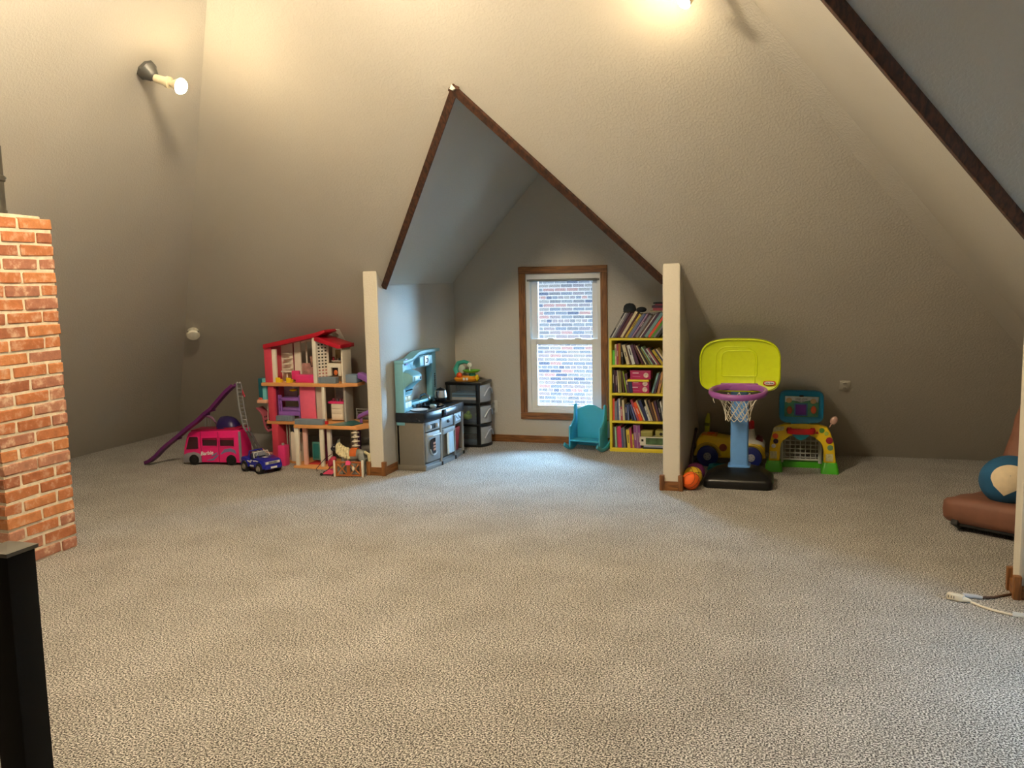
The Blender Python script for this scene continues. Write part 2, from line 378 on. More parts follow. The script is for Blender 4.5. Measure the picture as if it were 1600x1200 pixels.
def window(name, M, w, z0, z1):
    """built in a local frame: x along the wall, y outwards, opening centred on x=0"""
    h = w / 2
    b = MB(M); c = .062
    b.prism([(-h - c, z0 - c), (h + c, z0 - c), (h + c, z0), (-h - c, z0)], -.02, 0, 'y')
    casing = struct(b, name, OAKX, .004)
    for nm, x0, x1, za, zb, mm in (('casing_board', -h - c, -h, z0, z1, OAK), ('casing_board', h, h + c, z0, z1, OAK), ('casing_board', -h - c, h + c, z1, z1 + c, OAKX)):
        struct(MB(M).box(x0, x1, -.02, 0, za, zb), nm, mm, .004, parent=casing)
    # jamb liner
    b = MB(M)
    for x0, x1, za, zb in ((-h, -h + .035, z0, z1), (h - .035, h, z0, z1), (-h + .035, h - .035, z0, z0 + .03), (-h + .035, h - .035, z1 - .03, z1)): b.box(x0, x1, .01, .15, za, zb)
    struct(b, 'frame', VINYL, .003, parent=casing)
    zm = z0 + (z1 - z0) * .508
    def sash(za, zb, y, wst, bot, top):
        b = MB(M); x = h - .032
        b.box(-x, -x + wst, y, y + .03, za, zb); b.box(x - wst, x, y, y + .03, za, zb)
        b.box(-x + wst, x - wst, y, y + .03, za, za + bot); b.box(-x + wst, x - wst, y, y + .03, zb - top, zb)
        s = struct(b, 'sash', VINYL, .003, parent=casing)
        struct(MB(M).box(-x + wst, x - wst, y + .012, y + .016, za + bot, zb - top), 'pane', GLASS, parent=s)
        return s
    sash(z0 + .02, zm + .03, .03, .058, .045, .05)
    s = sash(zm, z1 - .02, .075, .062, .03, .04)
    for x in (-.13, .13): struct(MB(M).box(x - .03, x + .03, .03, .05, zm + .03, zm + .042), 'sash_lock', VINYL, .002, parent=casing)
    b = MB(M).box(-h + .008, h - .008, .004, .028, z1 - .052, z1 - .004)
    sh = struct(b, 'shade_cassette', VINYL, .006, parent=casing)
    struct(MB(M).cyl((-h + .012, .018, z1 - .062), (h - .012, .018, z1 - .062), .012, 10), 'shade_roll', mat('grey_shade', (120, 122, 120), .7), parent=sh)
    return casing
window('window_1', Matrix.Translation(((WX0 + WX1) / 2, YB, 0)), WX1 - WX0, WZ0, WZ1)
window('window_2', Matrix.Translation((RXB, RYC, 0)) @ Matrix.Rotation(R(-90), 4, 'Z'), .70, .36, 1.54)

# ------------------------------------------------------------------ outside: ground and the brick house next door
struct(MB().box(-40, 40, -40, 60, -3.4, -3.2), 'ground', mat('pale_gravel', (128, 126, 118), .9, spec=0, var=.2, scale=3))
NY = 15.2
MORT = mat('grey_mortar', (86, 71, 65), .9, var=.03, spec=0)
nb = struct(MB().box(-10.5, 3.0, NY + .012, NY + .5, -3.2, 3.1), 'wall_neighbour', MORT)
rnd = random.Random(5)
BR = [mat('outside_brick_%d' % i, c, .9, var=.2, scale=9, spec=0) for i, c in enumerate([(56, 43, 40), (53, 42, 40), (47, 41, 41), (50, 43, 41), (57, 46, 41), (66, 43, 38), (36, 32, 35), (47, 39, 37)])]
def brick_mesh(l, h, d, name='brick'):
    return MB().box(-l / 2, l / 2, -d / 2, d / 2, -h / 2, h / 2).mesh(name, .0025, 1, False)
BMS = {}
rest = MB(); rest_idx = []
cw, chh = .216, .069
rows = int(6.15 / chh)
for r in range(rows):
    z = -3.1 + r * chh; head = (r % 6 == 2); w = cw / 2 if head else cw; off = (w / 2 if r % 2 else 0) + rnd.uniform(-.006, .006)
    x = -10.4 + off
    while x < 2.9:
        vis = -4.62 < x < -3.02 and -.98 < z < 1.72
        l = w - .016
        if vis:
            mi = rnd.randrange(len(BR)); k = (head, mi)
            if k not in BMS: BMS[k] = brick_mesh(l, chh - .017, .018); BMS[k].materials.append(BR[mi])
            o = bpy.data.objects.new('brick', BMS[k]); COL.objects.link(o); o.parent = nb; o.location = (x, NY + .014 + rnd.uniform(-.002, .001), z)
        else:
            rest.box(x - l / 2, x + l / 2, NY + .005, NY + .023, z - (chh - .017) / 2, z + (chh - .017) / 2); rest_idx += [rnd.randrange(len(BR))] * 6
        x += w
me = rest.mesh('bricks_beyond', 0, 1, False)
for m in BR: me.materials.append(m)
if len(me.polygons) == len(rest_idx): me.polygons.foreach_set('material_index', rest_idx)
o = bpy.data.objects.new('bricks_beyond', me); COL.objects.link(o); o.parent = nb; o['kind'] = 'stuff'

b = MB().prism([(NY - 2.6, 2.15), (NY - 2.6, 2.35), (NY + 3.5, 6.2), (NY + 3.5, 3.05)], -11.2, 3.7, 'x')
struct(b, 'shade_roof_neighbour', mat('shade_roof_grey', (92, 90, 92), .9, var=.2, scale=12))  # overhang added out of view to keep the sky off the brick wall

# added unseen for the light: slab bounces sky upward, wall blocks low sky
struct(MB().box(3.6, 9.5, -6, 12, -3.2, -3.14), 'bounce_slab', mat('bounce_slab_pale', (176, 174, 168), .9, var=.08, scale=3))
struct(MB().box(9.5, 9.9, -8, 13, -3.2, 4.2), 'sky_block_wall', mat('sky_block_grey', (110, 108, 104), .9, var=.08, scale=3))
# ------------------------------------------------------------------ bare bulb lamps on the slopes
GUN = mat('galvanised_grey', (104, 104, 100), .45, .6)
PORC = mat('cream_porcelain', (228, 214, 180), .4)
BULBM = mat('lit_bulb', (255, 228, 180), .4, emit=BULB, var=0)
BIGBULB = mat('lit_ceiling_bulb', (255, 235, 200), .4, emit=CEIL, var=0)
def lamp(label, P, n, aim, L=.2):
    P = Vector(P); n = Vector(n).normalized(); aim = Vector(aim).normalized()
    t = thing('bulb_lamp', label, 'lamp', P, 0, 'bare bulb lamps')
    Q = n.to_track_quat('Z', 'Y').to_matrix().to_4x4(); A = aim.to_track_quat('Z', 'Y').to_matrix().to_4x4()
    part(MB().lathe([(.001, 0), (.062, 0), (.062, .02), (.05, .034), (.034, .07), (.018, .085), (.001, .088)], 8, (0, 0, 0), Q), 'canopy', GUN, t)
    k = n * .086
    part(MB().ball(k, .016, 10, 8), 'swivel', mat('chrome', (220, 220, 220), .2, 1.0, var=0), t)
    part(MB().lathe([(.001, 0), (.024, 0), (.026, .075), (.034, .08), (.034, .1), (.02, .104), (.001, .104)], 14, k, A), 'socket', PORC, t)
    c = k + aim * .104
    part(MB().lathe([(.001, -.004), (.015, -.004), (.017, .012), (.03, .035), (.044, .062), (.045, .066), (.001, .066)], 18, c, A), 'reflector', PORC, t)
    part(MB().lathe([(.001, .067), (.045, .067), (.045, .074), (.038, .09), (.022, .100), (.001, .104)], 18, c, A), 'bulb_face', BULBM, t)
    return t
nl = (TL, 0, -1)
lamp('lit bare bulb lamp on the sloped wall above the brick chimney', left(4.47, 2.78), nl, (.80, .04, -.28))
lamp('lit bulb lamp on the slope above the dormer, at the top edge of the photo', front(-.40, 3.03), NF, (-.85, -.3, -.55))
# fan light hanging from the ridge, above the top of the picture
t = thing('ceiling_light', 'five-bulb ceiling light hanging from the ridge, above the picture', 'lamp', (-2.0, 3.0, 0))
part(MB().lathe([(.001, 4.5), (.09, 4.5), (.08, 4.46), (.015, 4.44), (.015, 3.50), (.11, 3.48), (.12, 3.40), (.05, 3.36), (.001, 3.35)], 20), 'stem', GUN, t)
for k in range(5):
    a = 2 * math.pi * k / 5 + .3; d = Vector((math.cos(a), math.sin(a), 0)); e = Vector((0, 0, 3.38)) + d * .14
    part(MB().tube([Vector((0, 0, 3.42)) + d * .05, Vector((0, 0, 3.46)) + d * .12, e + Vector((0, 0, .03))], .01, 8), 'arm', GUN, t)
    part(MB().lathe([(.001, .02), (.018, .02), (.02, -.02), (.05, -.06), (.06, -.10), (.045, -.14), (.001, -.155)], 16, e), 'bulb', BIGBULB, t)
# ------------------------------------------------------------------ brick chimney
rnd = random.Random(11)
CX1, CY0, CY1, CTOP = -3.982, 3.552, 4.014, 1.90
CX0 = CX1 - .46
ch = thing('brick_chimney', 'weathered orange brick chimney stub at the left edge of the room', 'chimney', (CX1, CY0, 0))
MORTAR = mat('cream_mortar', (222, 208, 182), .95, var=.14, scale=25, bump=.8, bscale=60)
part(MB().box(CX0 + .008, CX1 - .007, CY0 + .007, CY1 - .007, 0, CTOP - .012), 'mortar_core', MORTAR, ch, W=True)
BRK = []
for i, (c, dust) in enumerate([((186, 116, 72), .15), ((174, 106, 66), .1), ((194, 126, 78), .2), ((168, 112, 88), .5), ((180, 126, 100), .7), ((162, 100, 70), .2)]):
    m = bpy.data.materials.new('old_brick_%d' % i); m.use_nodes = True; nt = m.node_tree; bs = nt.nodes['Principled BSDF']
    tc = nt.nodes.new('ShaderNodeTexCoord'); oi = nt.nodes.new('ShaderNodeObjectInfo'); ad = nt.nodes.new('ShaderNodeVectorMath'); ad.operation = 'ADD'
    nt.links.new(tc.outputs['Object'], ad.inputs[0]); nt.links.new(oi.outputs['Location'], ad.inputs[1])
    nz = nt.nodes.new('ShaderNodeTexNoise'); nz.inputs['Scale'].default_value = 18; nz.inputs['Detail'].default_value = 7; nz.inputs['Roughness'].default_value = .65
    rp = nt.nodes.new('ShaderNodeValToRGB'); e = rp.color_ramp.elements
    e[0].position = .28; e[0].color = (*[v * .72 for v in lin(c)], 1); e[1].position = .78 - dust * .2; e[1].color = (*lin((212, 178, 150)), 1)
    k = e.new(.52); k.color = (*lin(c), 1)
    bp = nt.nodes.new('ShaderNodeBump'); bp.inputs['Strength'].default_value = .7; bp.inputs['Distance'].default_value = .006
    nt.links.new(ad.outputs[0], nz.inputs['Vector']); nt.links.new(nz.outputs['Fac'], rp.inputs['Fac']); nt.links.new(rp.outputs['Color'], bs.inputs['Base Color'])
    nt.links.new(nz.outputs['Fac'], bp.inputs['Height']); nt.links.new(bp.outputs['Normal'], bs.inputs['Normal']); bs.inputs['Roughness'].default_value = .9
    BRK.append(m)
def rough_brick(lx, ly, lz, seed):
    r = random.Random(seed); b = MB(); n = 3
    b.box(-lx / 2, lx / 2, -ly / 2, ly / 2, -lz / 2, lz / 2)
    me = b.mesh('brick', .005, 1, False)
    for v in me.vertices: v.co += Vector((r.uniform(-.0025, .0025), r.uniform(-.0025, .0025), r.uniform(-.003, .003)))
    return me
CP = CTOP / 26
CACHE = {}
def put(cx, cy, z, lx, ly):
    mi = rnd.choices(range(6), (4, 3, 3, 2 if z > .9 else 5, 1 if z > .9 else 4, 2))[0]; k = (round(lx, 3), round(ly, 3), mi, rnd.randrange(2))
    if k not in CACHE: CACHE[k] = rough_brick(lx, ly, CP - .016, hash(k) % 999); CACHE[k].materials.append(BRK[mi])
    o = bpy.data.objects.new('brick', CACHE[k]); COL.objects.link(o); o.parent = ch
    o.location = (cx - CX1 + rnd.uniform(-.003, .003), cy - CY0 + rnd.uniform(-.003, .003), z + rnd.uniform(-.0015, .0015)); o.rotation_euler = (0, 0, rnd.uniform(-.012, .012))
G, BW = .016, .105
for r in range(26):
    z = (r + .5) * CP; L = (CY1 - CY0 - G) / 2
    if r % 2:   # two stretchers on the side face
        put(CX1 - BW / 2, CY0 + L / 2, z, BW, L); put(CX1 - BW / 2, CY1 - L / 2, z, BW, L)
        w = (CX1 - BW - G - CX0 - G) / 2
        for k in range(2): put(CX0 + w / 2 + k * (w + G), CY0 + BW / 2, z, w, BW)
    else:       # half, whole, half
        put(CX1 - L / 2, CY0 + BW / 2, z, L, BW); put(CX0 + L / 2, CY0 + BW / 2, z, L, BW)
        s = CY1 - CY0 - 2 * BW - 2 * G
        put(CX1 - BW / 2, CY0 + BW + G + s / 2, z, BW, s); put(CX1 - L / 2, CY1 - BW / 2, z, L, BW)
part(MB().prism([(CX0 + .01, CY0 + .012), (CX1 - .03, CY0 + .01), (CX1 - .012, CY0 + .2), (CX1 - .06, CY1 - .02), (CX0, CY1 - .02)], CTOP - .012, CTOP + .012, 'z'), 'mortar_cap', MORTAR, ch, W=True, bevel=.006)

# flue pipe standing on the stub
t = thing('flue_pipe', 'dark grey metal flue pipe rising from the brick chimney', 'pipe', (CX1 - .14, CY0 + .16, CTOP + .012))
PIPE = mat('sooty_metal', (86, 82, 74), .6, .5, var=.2, scale=12)
part(MB().lathe([(.001, 0), (.105, 0), (.105, .02), (.1, .02), (.1, .36), (.001, .36)], 24), 'pipe', PIPE, t)
part(MB().lathe([(.101, .17), (.108, .175), (.108, .20), (.101, .205)], 24), 'collar', PIPE, t)
for a in (-.5, .6): part(MB().ball((.108 * math.cos(a), .108 * math.sin(a), .19), .008, 8, 6), 'screw', GUN, t)

# ------------------------------------------------------------------ stair newel and rail
BLK = mat('black_paint', (11, 10, 10), .7, var=.02, spec=.2)
t = thing('newel_post', 'black square newel post with flat cap in the bottom left corner', 'post', (-1.626, 1.445, 0))
part(MB().box(-.037, .037, -.037, .037, 0, .935), 'shaft', BLK, t, bevel=.003)
part(MB().loft([[(x * k, y * k, z) for x, y in ((-1, -1), (1, -1), (1, 1), (-1, 1))] for k, z in ((.04, .935), (.042, .938), (.042, .944), (.001, .958))]), 'cap', mat('black_lit_cap', (74, 68, 58), .35, var=.02), t)  # black cap, colour lifted to paint in light reflected off its top
t = thing('stair_rail', 'black round stair rail running left from the newel post', 'railing', (-1.663, 1.445, 0))
part(MB().cyl((-1.6, 0, .86), (0, 0, .86), .024, 16), 'handrail', BLK, t)
part(MB().box(-1.6, 0, -.02, .02, .06, .1), 'bottom_rail', BLK, t, bevel=.003)
for k in range(13): part(MB().cyl((-.12 - k * .115, 0, .1), (-.12 - k * .115, 0, .845), .008, 8), 'baluster', BLK, t)

# ------------------------------------------------------------------ plates on the walls
PLATE = mat('ivory_plate', (200, 196, 184), .4, var=.02)
DARK = mat('slot_black', (20, 20, 20), .6, var=0)
def outlet(label, M, w=.072, h=.116):
    t = thing('wall_outlet', label, 'outlet', (0, 0, 0), 0, 'wall outlets'); t.matrix_world = M
    part(MB().box(-w / 2, w / 2, -.006, .001, -h / 2, h / 2), 'cover_plate', PLATE, t, bevel=.003)
    for z in (-.026, .026):
        s = part(MB().lathe([(.001, 0), (.016, 0), (.016, .003), (.001, .003)], 12, (0, -.006, z), Matrix.Rotation(R(90), 4, 'X')), 'socket', mat('ivory_socket', (186, 182, 170), .4), t)
        part(MB().box(-.007, -.005, -.0105, -.009, z - .004, z + .006).box(.005, .007, -.0105, -.009, z - .004, z + .006), 'slot', DARK, s)
    return t
def on_front(x, z): # local -y points off the slope into the room
    n = Vector((0, -TF, -1)).normalized(); xx = Vector((1, 0, 0)); yy = -n; zz = xx.cross(yy)
    return Matrix.Translation(Vector(front(x, z)) + n * .002) @ Matrix((xx, yy, zz)).transposed().to_4x4()
outlet('white outlet plate on the slope right of the dollhouse roof', on_front(-3.656, 1.069), .085, .16)
outlet('dim outlet plate on the slope right of the toy goal', on_front(.384, .665), .075, .10)
outlet('white outlet plate on the window wall beside the drawer tower', Matrix.Translation((-2.655, YB - .001, .33)))
# smoke detector on the corner strip
n = Vector((.5, -.7, -.75)).normalized()
hz = 1.10; P = Vector((XL + hz / TL + .11, YS - hz / TF - .06, hz)) + n * .012
t = thing('smoke_detector', 'round white smoke detector on the left corner strip', 'detector', P)
Q = n.to_track_quat('Z', 'Y').to_matrix().to_4x4()
part(MB().lathe([(.001, -.03), (.05, -.03), (.05, .008), (.001, .008)], 20, (0, 0, 0), Q), 'base', mat('ivory_plastic', (214, 208, 190), .5), t)
part(MB().lathe([(.001, .008), (.055, .008), (.057, .018), (.05, .03), (.02, .033), (.001, .033)], 24, (0, 0, 0), Q), 'cover', mat('ivory_plastic', (214, 208, 190), .5), t)
for a in (.7, 2.4): part(MB().ball(Q @ Vector((.055 * math.cos(a), .055 * math.sin(a), .012)), .008, 8, 6), 'screw', GUN, t)
# ------------------------------------------------------------------ toy basketball hoop
PL = lambda n, c, r=.35, **k: mat(n, c, r, var=k.pop('var', .03), **k)
LIME = PL('lime_plastic', (206, 222, 22)); PURP = PL('purple_plastic', (150, 84, 160)); SKY = PL('sky_blue_plastic', (104, 160, 226)); BLACKP = PL('black_plastic', (16, 16, 17), .3)
WHT = PL('white_plastic', (232, 230, 224)); RED = PL('red_plastic', (196, 26, 36)); YEL = PL('yellow_plastic', (236, 200, 30)); GRN = PL('green_plastic', (70, 176, 30)); TEAL = PL('teal_plastic', (14, 120, 130))
NAVY = PL('navy_plastic', (26, 36, 110)); ORG = PL('orange_plastic', (246, 112, 24))
HX, HY = -.352, 6.43
t = thing('basketball_hoop', 'toy basketball hoop with lime backboard, purple rim and black base', 'basketball hoop', (HX, HY, 0))
# weighted base: broad shell, front lip
def ring(hx, y0, y1, z, n=7, rc=.05):
    pts = []
    for cx, cy, a0 in ((hx - rc, y1 - rc, 0), (-hx + rc, y1 - rc, 90), (-hx + rc, y0 + rc, 180), (hx - rc, y0 + rc, 270)):
        for k in range(n): a = R(a0 + 90 * k / (n - 1)); pts.append((cx + rc * math.cos(a), cy + rc * math.sin(a), z))
    return pts
part(MB().loft([ring(.235, -.16, .19, 0), ring(.24, -.165, .19, .012), ring(.24, -.165, .19, .05), ring(.228, -.155, .18, .068), ring(.16, -.05, .165, .108), ring(.09, -.02, .152, .125, rc=.04)]), 'base', BLACKP, t, ang=50)
part(MB().loft([ring(.075, .0, .145, .12, rc=.015), ring(.078, -.003, .148, .124, rc=.015), ring(.078, -.003, .148, .134, rc=.015), ring(.062, .01, .135, .14, rc=.015), ring(.06, .012, .133, .72, rc=.015)]), 'post', SKY, t)
part(MB().box(-.045, .045, .02, .125, .70, .95), 'support', SKY, t, bevel=.01)
# backboard outline: flat-ish bottom, domed top
def board(sx, sz, cz):
    pts = []
    for k in range(40):
        a = 2 * math.pi * k / 40; c, s_ = math.cos(a), math.sin(a); p = 3.2 if s_ > 0 else 5
        pts.append((math.copysign(abs(c) ** (2 / p), c) * sx, cz + math.copysign(abs(s_) ** (2 / p), s_) * sz))
    return pts
CZ = .868
bd = MB().loft([[(x, -.012, z) for x, z in board(.268, .178, CZ)], [(x, -.022, z) for x, z in board(.280, .190, CZ)], [(x, .012, z) for x, z in board(.282, .191, CZ)], [(x, .018, z) for x, z in board(.276, .185, CZ)]])
bo = part(bd, 'backboard', LIME, t, ang=60)
part(MB().tube([(x, -.022, z) for x, z in board(.272, .182, CZ)], .005, 6, True), 'rim_bead', LIME, bo)
def rr(x0, x1, z0, z1, rt, y, r, n=6):
    pts = []
    for cx, cz, a0 in ((x1 - rt, z1 - rt, 0), (x0 + rt, z1 - rt, 90)):
        for k in range(n): a = R(a0 + 90 * k / (n - 1)); pts.append((cx + rt * math.cos(a), y, cz + rt * math.sin(a)))
    for cx, cz, a0 in ((x0 + .012, z0 + .012, 180), (x1 - .012, z0 + .012, 270)):
        for k in range(3): a = R(a0 + 45 * k); pts.append((cx + .012 * math.cos(a), y, cz + .012 * math.sin(a)))
    return MB().tube(pts, r, 6, True)
part(rr(-.165, .105, CZ - .16, CZ + .13, .08, -.013, .0035), 'raised_line', LIME, bo)
part(rr(-.125, .118, CZ - .08, CZ + .10, .05, -.013, .004), 'raised_square', LIME, bo)
st = part(MB().prism([(x * .042 + .205, z * .016 + CZ - .125) for x, z in [(math.copysign(abs(math.cos(a)) ** .6, math.cos(a)), math.copysign(abs(math.sin(a)) ** .6, math.sin(a))) for a in [2 * math.pi * k / 28 for k in range(28)]]], -.0245, -.020, 'y'), 'sticker', PL('sticker_red', (196, 30, 34)), bo, 'red and white oval sticker')
part(MB().prism([(x * .034 + .205, z * .0105 + CZ - .125) for x, z in [(math.copysign(abs(math.cos(a)) ** .6, math.cos(a)), math.copysign(abs(math.sin(a)) ** .6, math.sin(a))) for a in [2 * math.pi * k / 28 for k in range(28)]]], -.0252, -.024, 'y'), 'sticker_panel', WHT, bo)
text('little tikes', .0135, DARK, bo, (.205, -.0256, CZ - .125), (R(90), 0, 0), bold=.0004)
# rim
RC = (0, -.17, .70)
def ell(rx, ry, n=36): return [(RC[0] + rx * math.cos(2 * math.pi * k / n), RC[1] + ry * math.sin(2 * math.pi * k / n)) for k in range(n)]
prof = []
for r_, z in ((.0, -.022), (.014, -.024), (.024, -.008), (.022, .010), (.010, .017), (.0, .014), (-.004, .0)):
    prof.append([(x, y, RC[2] + z + (y - RC[1]) * .14) for x, y in ell(.178 + r_, .15 + r_)])
rings = prof + [prof[0]]
part(MB().loft(rings, cap=False), 'rim', PURP, t, ang=60)
part(MB().box(-.13, .13, -.03, -.012, .685, .74), 'rim_bracket', PURP, t, bevel=.008)
# knotted net
NS = 12; lv = [(.150, .128, .675), (.118, .104, .632), (.100, .09, .592), (.090, .08, .555), (.085, .075, .52), (.084, .074, .495)]
b = MB()
for j in range(len(lv) - 1):
    for k in range(NS):
        def P(j, k):
            a = 2 * math.pi * (k + (j % 2) * .5) / NS; return Vector((lv[j][0] * math.cos(a), RC[1] + lv[j][1] * math.sin(a), lv[j][2]))
        o_ = 0 if j % 2 == 0 else 1
        p = P(j, k); b.tube([p, (p + P(j + 1, k - 1 + o_)) / 2 - Vector((0, 0, .003)), P(j + 1, k - 1 + o_)], .0024, 5); b.tube([p, (p + P(j + 1, k + o_)) / 2 - Vector((0, 0, .003)), P(j + 1, k + o_)], .0024, 5)
b.tube([(-.158, RC[1] - .05, .68), (-.165, RC[1] - .06, .65), (-.155, RC[1] - .06, .625)], .0024, 5)
part(b, 'net', mat('net_cord', (226, 220, 204), .9), t)

# ------------------------------------------------------------------ balls
def ball_thing(label, c, r, m, ms, rot):
    t = thing('toy_ball', label, 'ball', (c[0], c[1], c[2] - r), 0)
    E = Matrix.Rotation(rot[2], 3, 'Z') @ Matrix.Rotation(rot[0], 3, 'X') @ Matrix.Rotation(rot[1], 3, 'Y'); o_ = Vector((0, 0, r))
    part(MB().ball(o_, r, 28, 18), 'skin', m, t, ang=80)
    for f in (lambda a: (0, math.cos(a), math.sin(a)), lambda a: (math.cos(a), 0, math.sin(a))):
        part(MB().tube([o_ + E @ Vector(f(2 * math.pi * k / 40)) * r for k in range(40)], r * .022, 5, True), 'seam', ms, t)
    for s in (-1, 1):
        part(MB().tube([o_ + E @ Vector((s * (.45 + .28 * math.sin(a) ** 2), math.cos(a), math.sin(a))).normalized() * r for a in [2 * math.pi * k / 40 for k in range(40)]], r * .022, 5, True), 'seam', ms, t)
    return t
SEAM = mat('seam_black', (40, 24, 18), .7)
ball_thing('small orange basketball at the foot of the dormer wall end', (-.668, 6.20, .064), .064, mat('orange_rubber', (244, 104, 30), .6, bump=.3, bscale=400), SEAM, (.5, .9, .4))
ball_thing('yellow toy basketball behind the orange one', (-.667, 6.336, .068), .068, mat('yellow_rubber', (222, 184, 44), .6, bump=.3, bscale=400), SEAM, (1.0, .3, .5))
ball_thing('purple ball behind the yellow basketball', (-.664, 6.476, .068), .068, mat('purple_rubber', (128, 44, 104), .6), mat('seam_plum', (90, 24, 80), .7), (.2, .3, 1.5))

# ------------------------------------------------------------------ bat, stick, ride-on truck, tray
t = thing('foam_bat', 'yellow-green foam bat leaning on the slope left of the toy truck', 'bat', (-.64, 7.262, 0))
part(MB().tube([(-.02, 0, .01), (-.018, .003, .12), (-.012, .006, .27), (-.008, .008, .33), (-.002, .01, .385)], [.012, .014, .02, .021, .01], 12), 'barrel', PL('chartreuse_foam', (168, 176, 40), .7), t)
part(MB().tube([(-.0135, .0065, .285), (-.011, .0072, .308)], .0222, 12), 'grip_band', PL('olive_band', (98, 104, 30), .7), t)
t = thing('hockey_stick', 'dark toy stick leaning against the dormer wall behind the balls', 'stick', (-.720, 6.46, 0))
part(MB().tube([(.0, 0, .012), (.0, .30, .16), (.002, .55, .28)], .011, 10), 'shaft', PL('dark_plum', (46, 22, 34), .5), t)
part(MB().tube([(.002, .55, .28), (.003, .58, .294)], .012, 10), 'cap', BLACKP, t)

t = thing('ride_on_truck', 'yellow and white ride-on toy truck with navy wheels behind the hoop', 'toy truck', (-.455, 7.10, 0))
body = [(-.26, .07), (-.26, .20), (-.235, .235), (-.20, .245), (-.08, .235), (.02, .22), (.05, .20), (.24, .185), (.265, .15), (.262, .07)]
bo = part(MB().prism(body, -.09, .11, 'y'), 'body', YEL, t, bevel=.016)
part(MB().prism([(.11, .17), (.115, .285), (.125, .30), (.175, .30), (.19, .225), (.255, .20), (.268, .165), (.2, .15)], -.075, .095, 'y'), 'cab', WHT, t, bevel=.012)
part(MB().prism([(.192, .215), (.205, .245), (.245, .225), (.25, .195)], -.06, .08, 'y'), 'seat', PL('maroon_plastic', (110, 22, 30)), t, bevel=.008)
part(MB().lathe([(.001, 0), (.036, 0), (.036, .05), (.03, .062), (.001, .064)], 18, (.147, 0, .30)), 'light', RED, t)
part(MB().lathe([(.001, 0), (.03, 0), (.034, .018), (.001, .02)], 14, (-.15, 0, .24)), 'knob', ORG, t)
part(MB().box(-.22, -.10, -.06, .06, .236, .252), 'hatch', PL('amber_plastic', (222, 140, 30)), t, bevel=.005)
part(MB().prism([(-.05 + .03 * math.cos(a), .155 + .03 * math.sin(a)) for a in [2 * math.pi * k / 16 for k in range(16)]], -.094, -.088, 'y'), 'decal', PL('decal_brown', (150, 70, 40)), t)
for x in (-.17, .165):
    part(MB().tube([(x + .098 * math.cos(a), -.092, .085 + .098 * math.sin(a)) for a in [math.pi * k / 14 for k in range(15)]], .011, 8), 'fender', PL('dull_yellow', (190, 160, 40)), t)
    for y0, y1 in ((-.115, -.06), (.08, .135)):
        w = part(MB().cyl((x, y0, .085), (x, y1, .085), .083, 28), 'wheel', NAVY, t, bevel=.008)
        part(MB().lathe([(.001, 0), (.031, 0), (.028, .008), (.012, .012), (.001, .012)], 16, (x, y0, .085), Matrix.Rotation(R(90), 4, 'X')), 'hubcap', PL('grey_hub', (150, 150, 160)), w)
        for k in range(5): part(MB().ball((x + .018 * math.cos(k * 1.257), y0 - .009, .085 + .018 * math.sin(k * 1.257)), .004, 6, 5), 'bolt', NAVY, w)
t = thing('toy_tray', 'flat teal plastic tray on the carpet behind the black hoop base', 'tray', (-.42, 6.85, 0))
part(MB().loft([ring(.18, -.09, .09, 0, rc=.06), ring(.19, -.10, .10, .02, rc=.06), ring(.18, -.09, .09, .045, rc=.06), ring(.15, -.07, .07, .045, rc=.05), ring(.15, -.07, .07, .03, rc=.05)]), 'shell', TEAL, t)

# ------------------------------------------------------------------ toy sports goal
GX, GY = .075, 6.99
t = thing('toy_goal', 'yellow toy football goal with blue scoreboard and green feet', 'toy goal', (GX, GY, 0))
def arch(ro, n=18, flat=.0):
    return ro
outer = [(-.235, .075), (-.225, .22), (-.205, .30), (-.19, .335), (-.12, .365), (0, .372), (.12, .368), (.19, .345), (.215, .30), (.24, .22), (.255, .075)]
inner = [(.165, .075), (.165, .17), (.14, .235), (.09, .275), (0, .29), (-.08, .275), (-.13, .235), (-.15, .17), (-.152, .075)]
b = MB(); n = len(outer)
io = list(reversed(inner))
# build arch as quads between matched outer and inner points
inn = [(-.152, .075), (-.15, .17), (-.142, .215), (-.13, .235), (-.08, .275), (0, .29), (.09, .275), (.14, .235), (.152, .215), (.165, .17), (.165, .075)]
b.loft([[(o_[0], -.045, o_[1]), (o_[0], .035, o_[1]), (i_[0], .035, i_[1]), (i_[0], -.045, i_[1])] for o_, i_ in zip(outer, inn)])
ar = part(b, 'arch', YEL, t, bevel=.008)
for sx, cx in ((-1, -.195), (1, .212)):
    part(MB().loft([ring(.065, -.085, .085, 0, rc=.02), ring(.062, -.08, .08, .03, rc=.02), ring(.05, -.055, .05, .08, rc=.02)]), 'foot', GRN, t).location = (cx, 0, 0)
part(MB().loft([ring(.205, .12, .2, 0, rc=.02), ring(.2, .125, .195, .045, rc=.02)]), 'rear_bar', GRN, t)
for x in (-.185, .19): part(MB().box(x - .02, x + .02, .04, .13, .0, .035), 'side_bar', GRN, t, bevel=.005)
# white goal net grid
b = MB()
gx = [-.115 + .038 * k for k in range(7)]; gz = [.085 + .032 * k for k in range(6)]
for x in gx: b.box(x - .003, x + .003, .112, .118, .06, .26)
for z in gz: b.box(-.13, .13, .112, .118, z - .003, z + .003)
b.box(-.135, .135, .108, .12, .06, .072)
part(b, 'goal_net', PL('dull_white', (200, 202, 200)), t)
for x in (-.14, .145): part(MB().tube([(x, .115, .04), (x, .115, .275)], .014, 12), 'net_post', PL('dull_white', (200, 202, 200)), t)
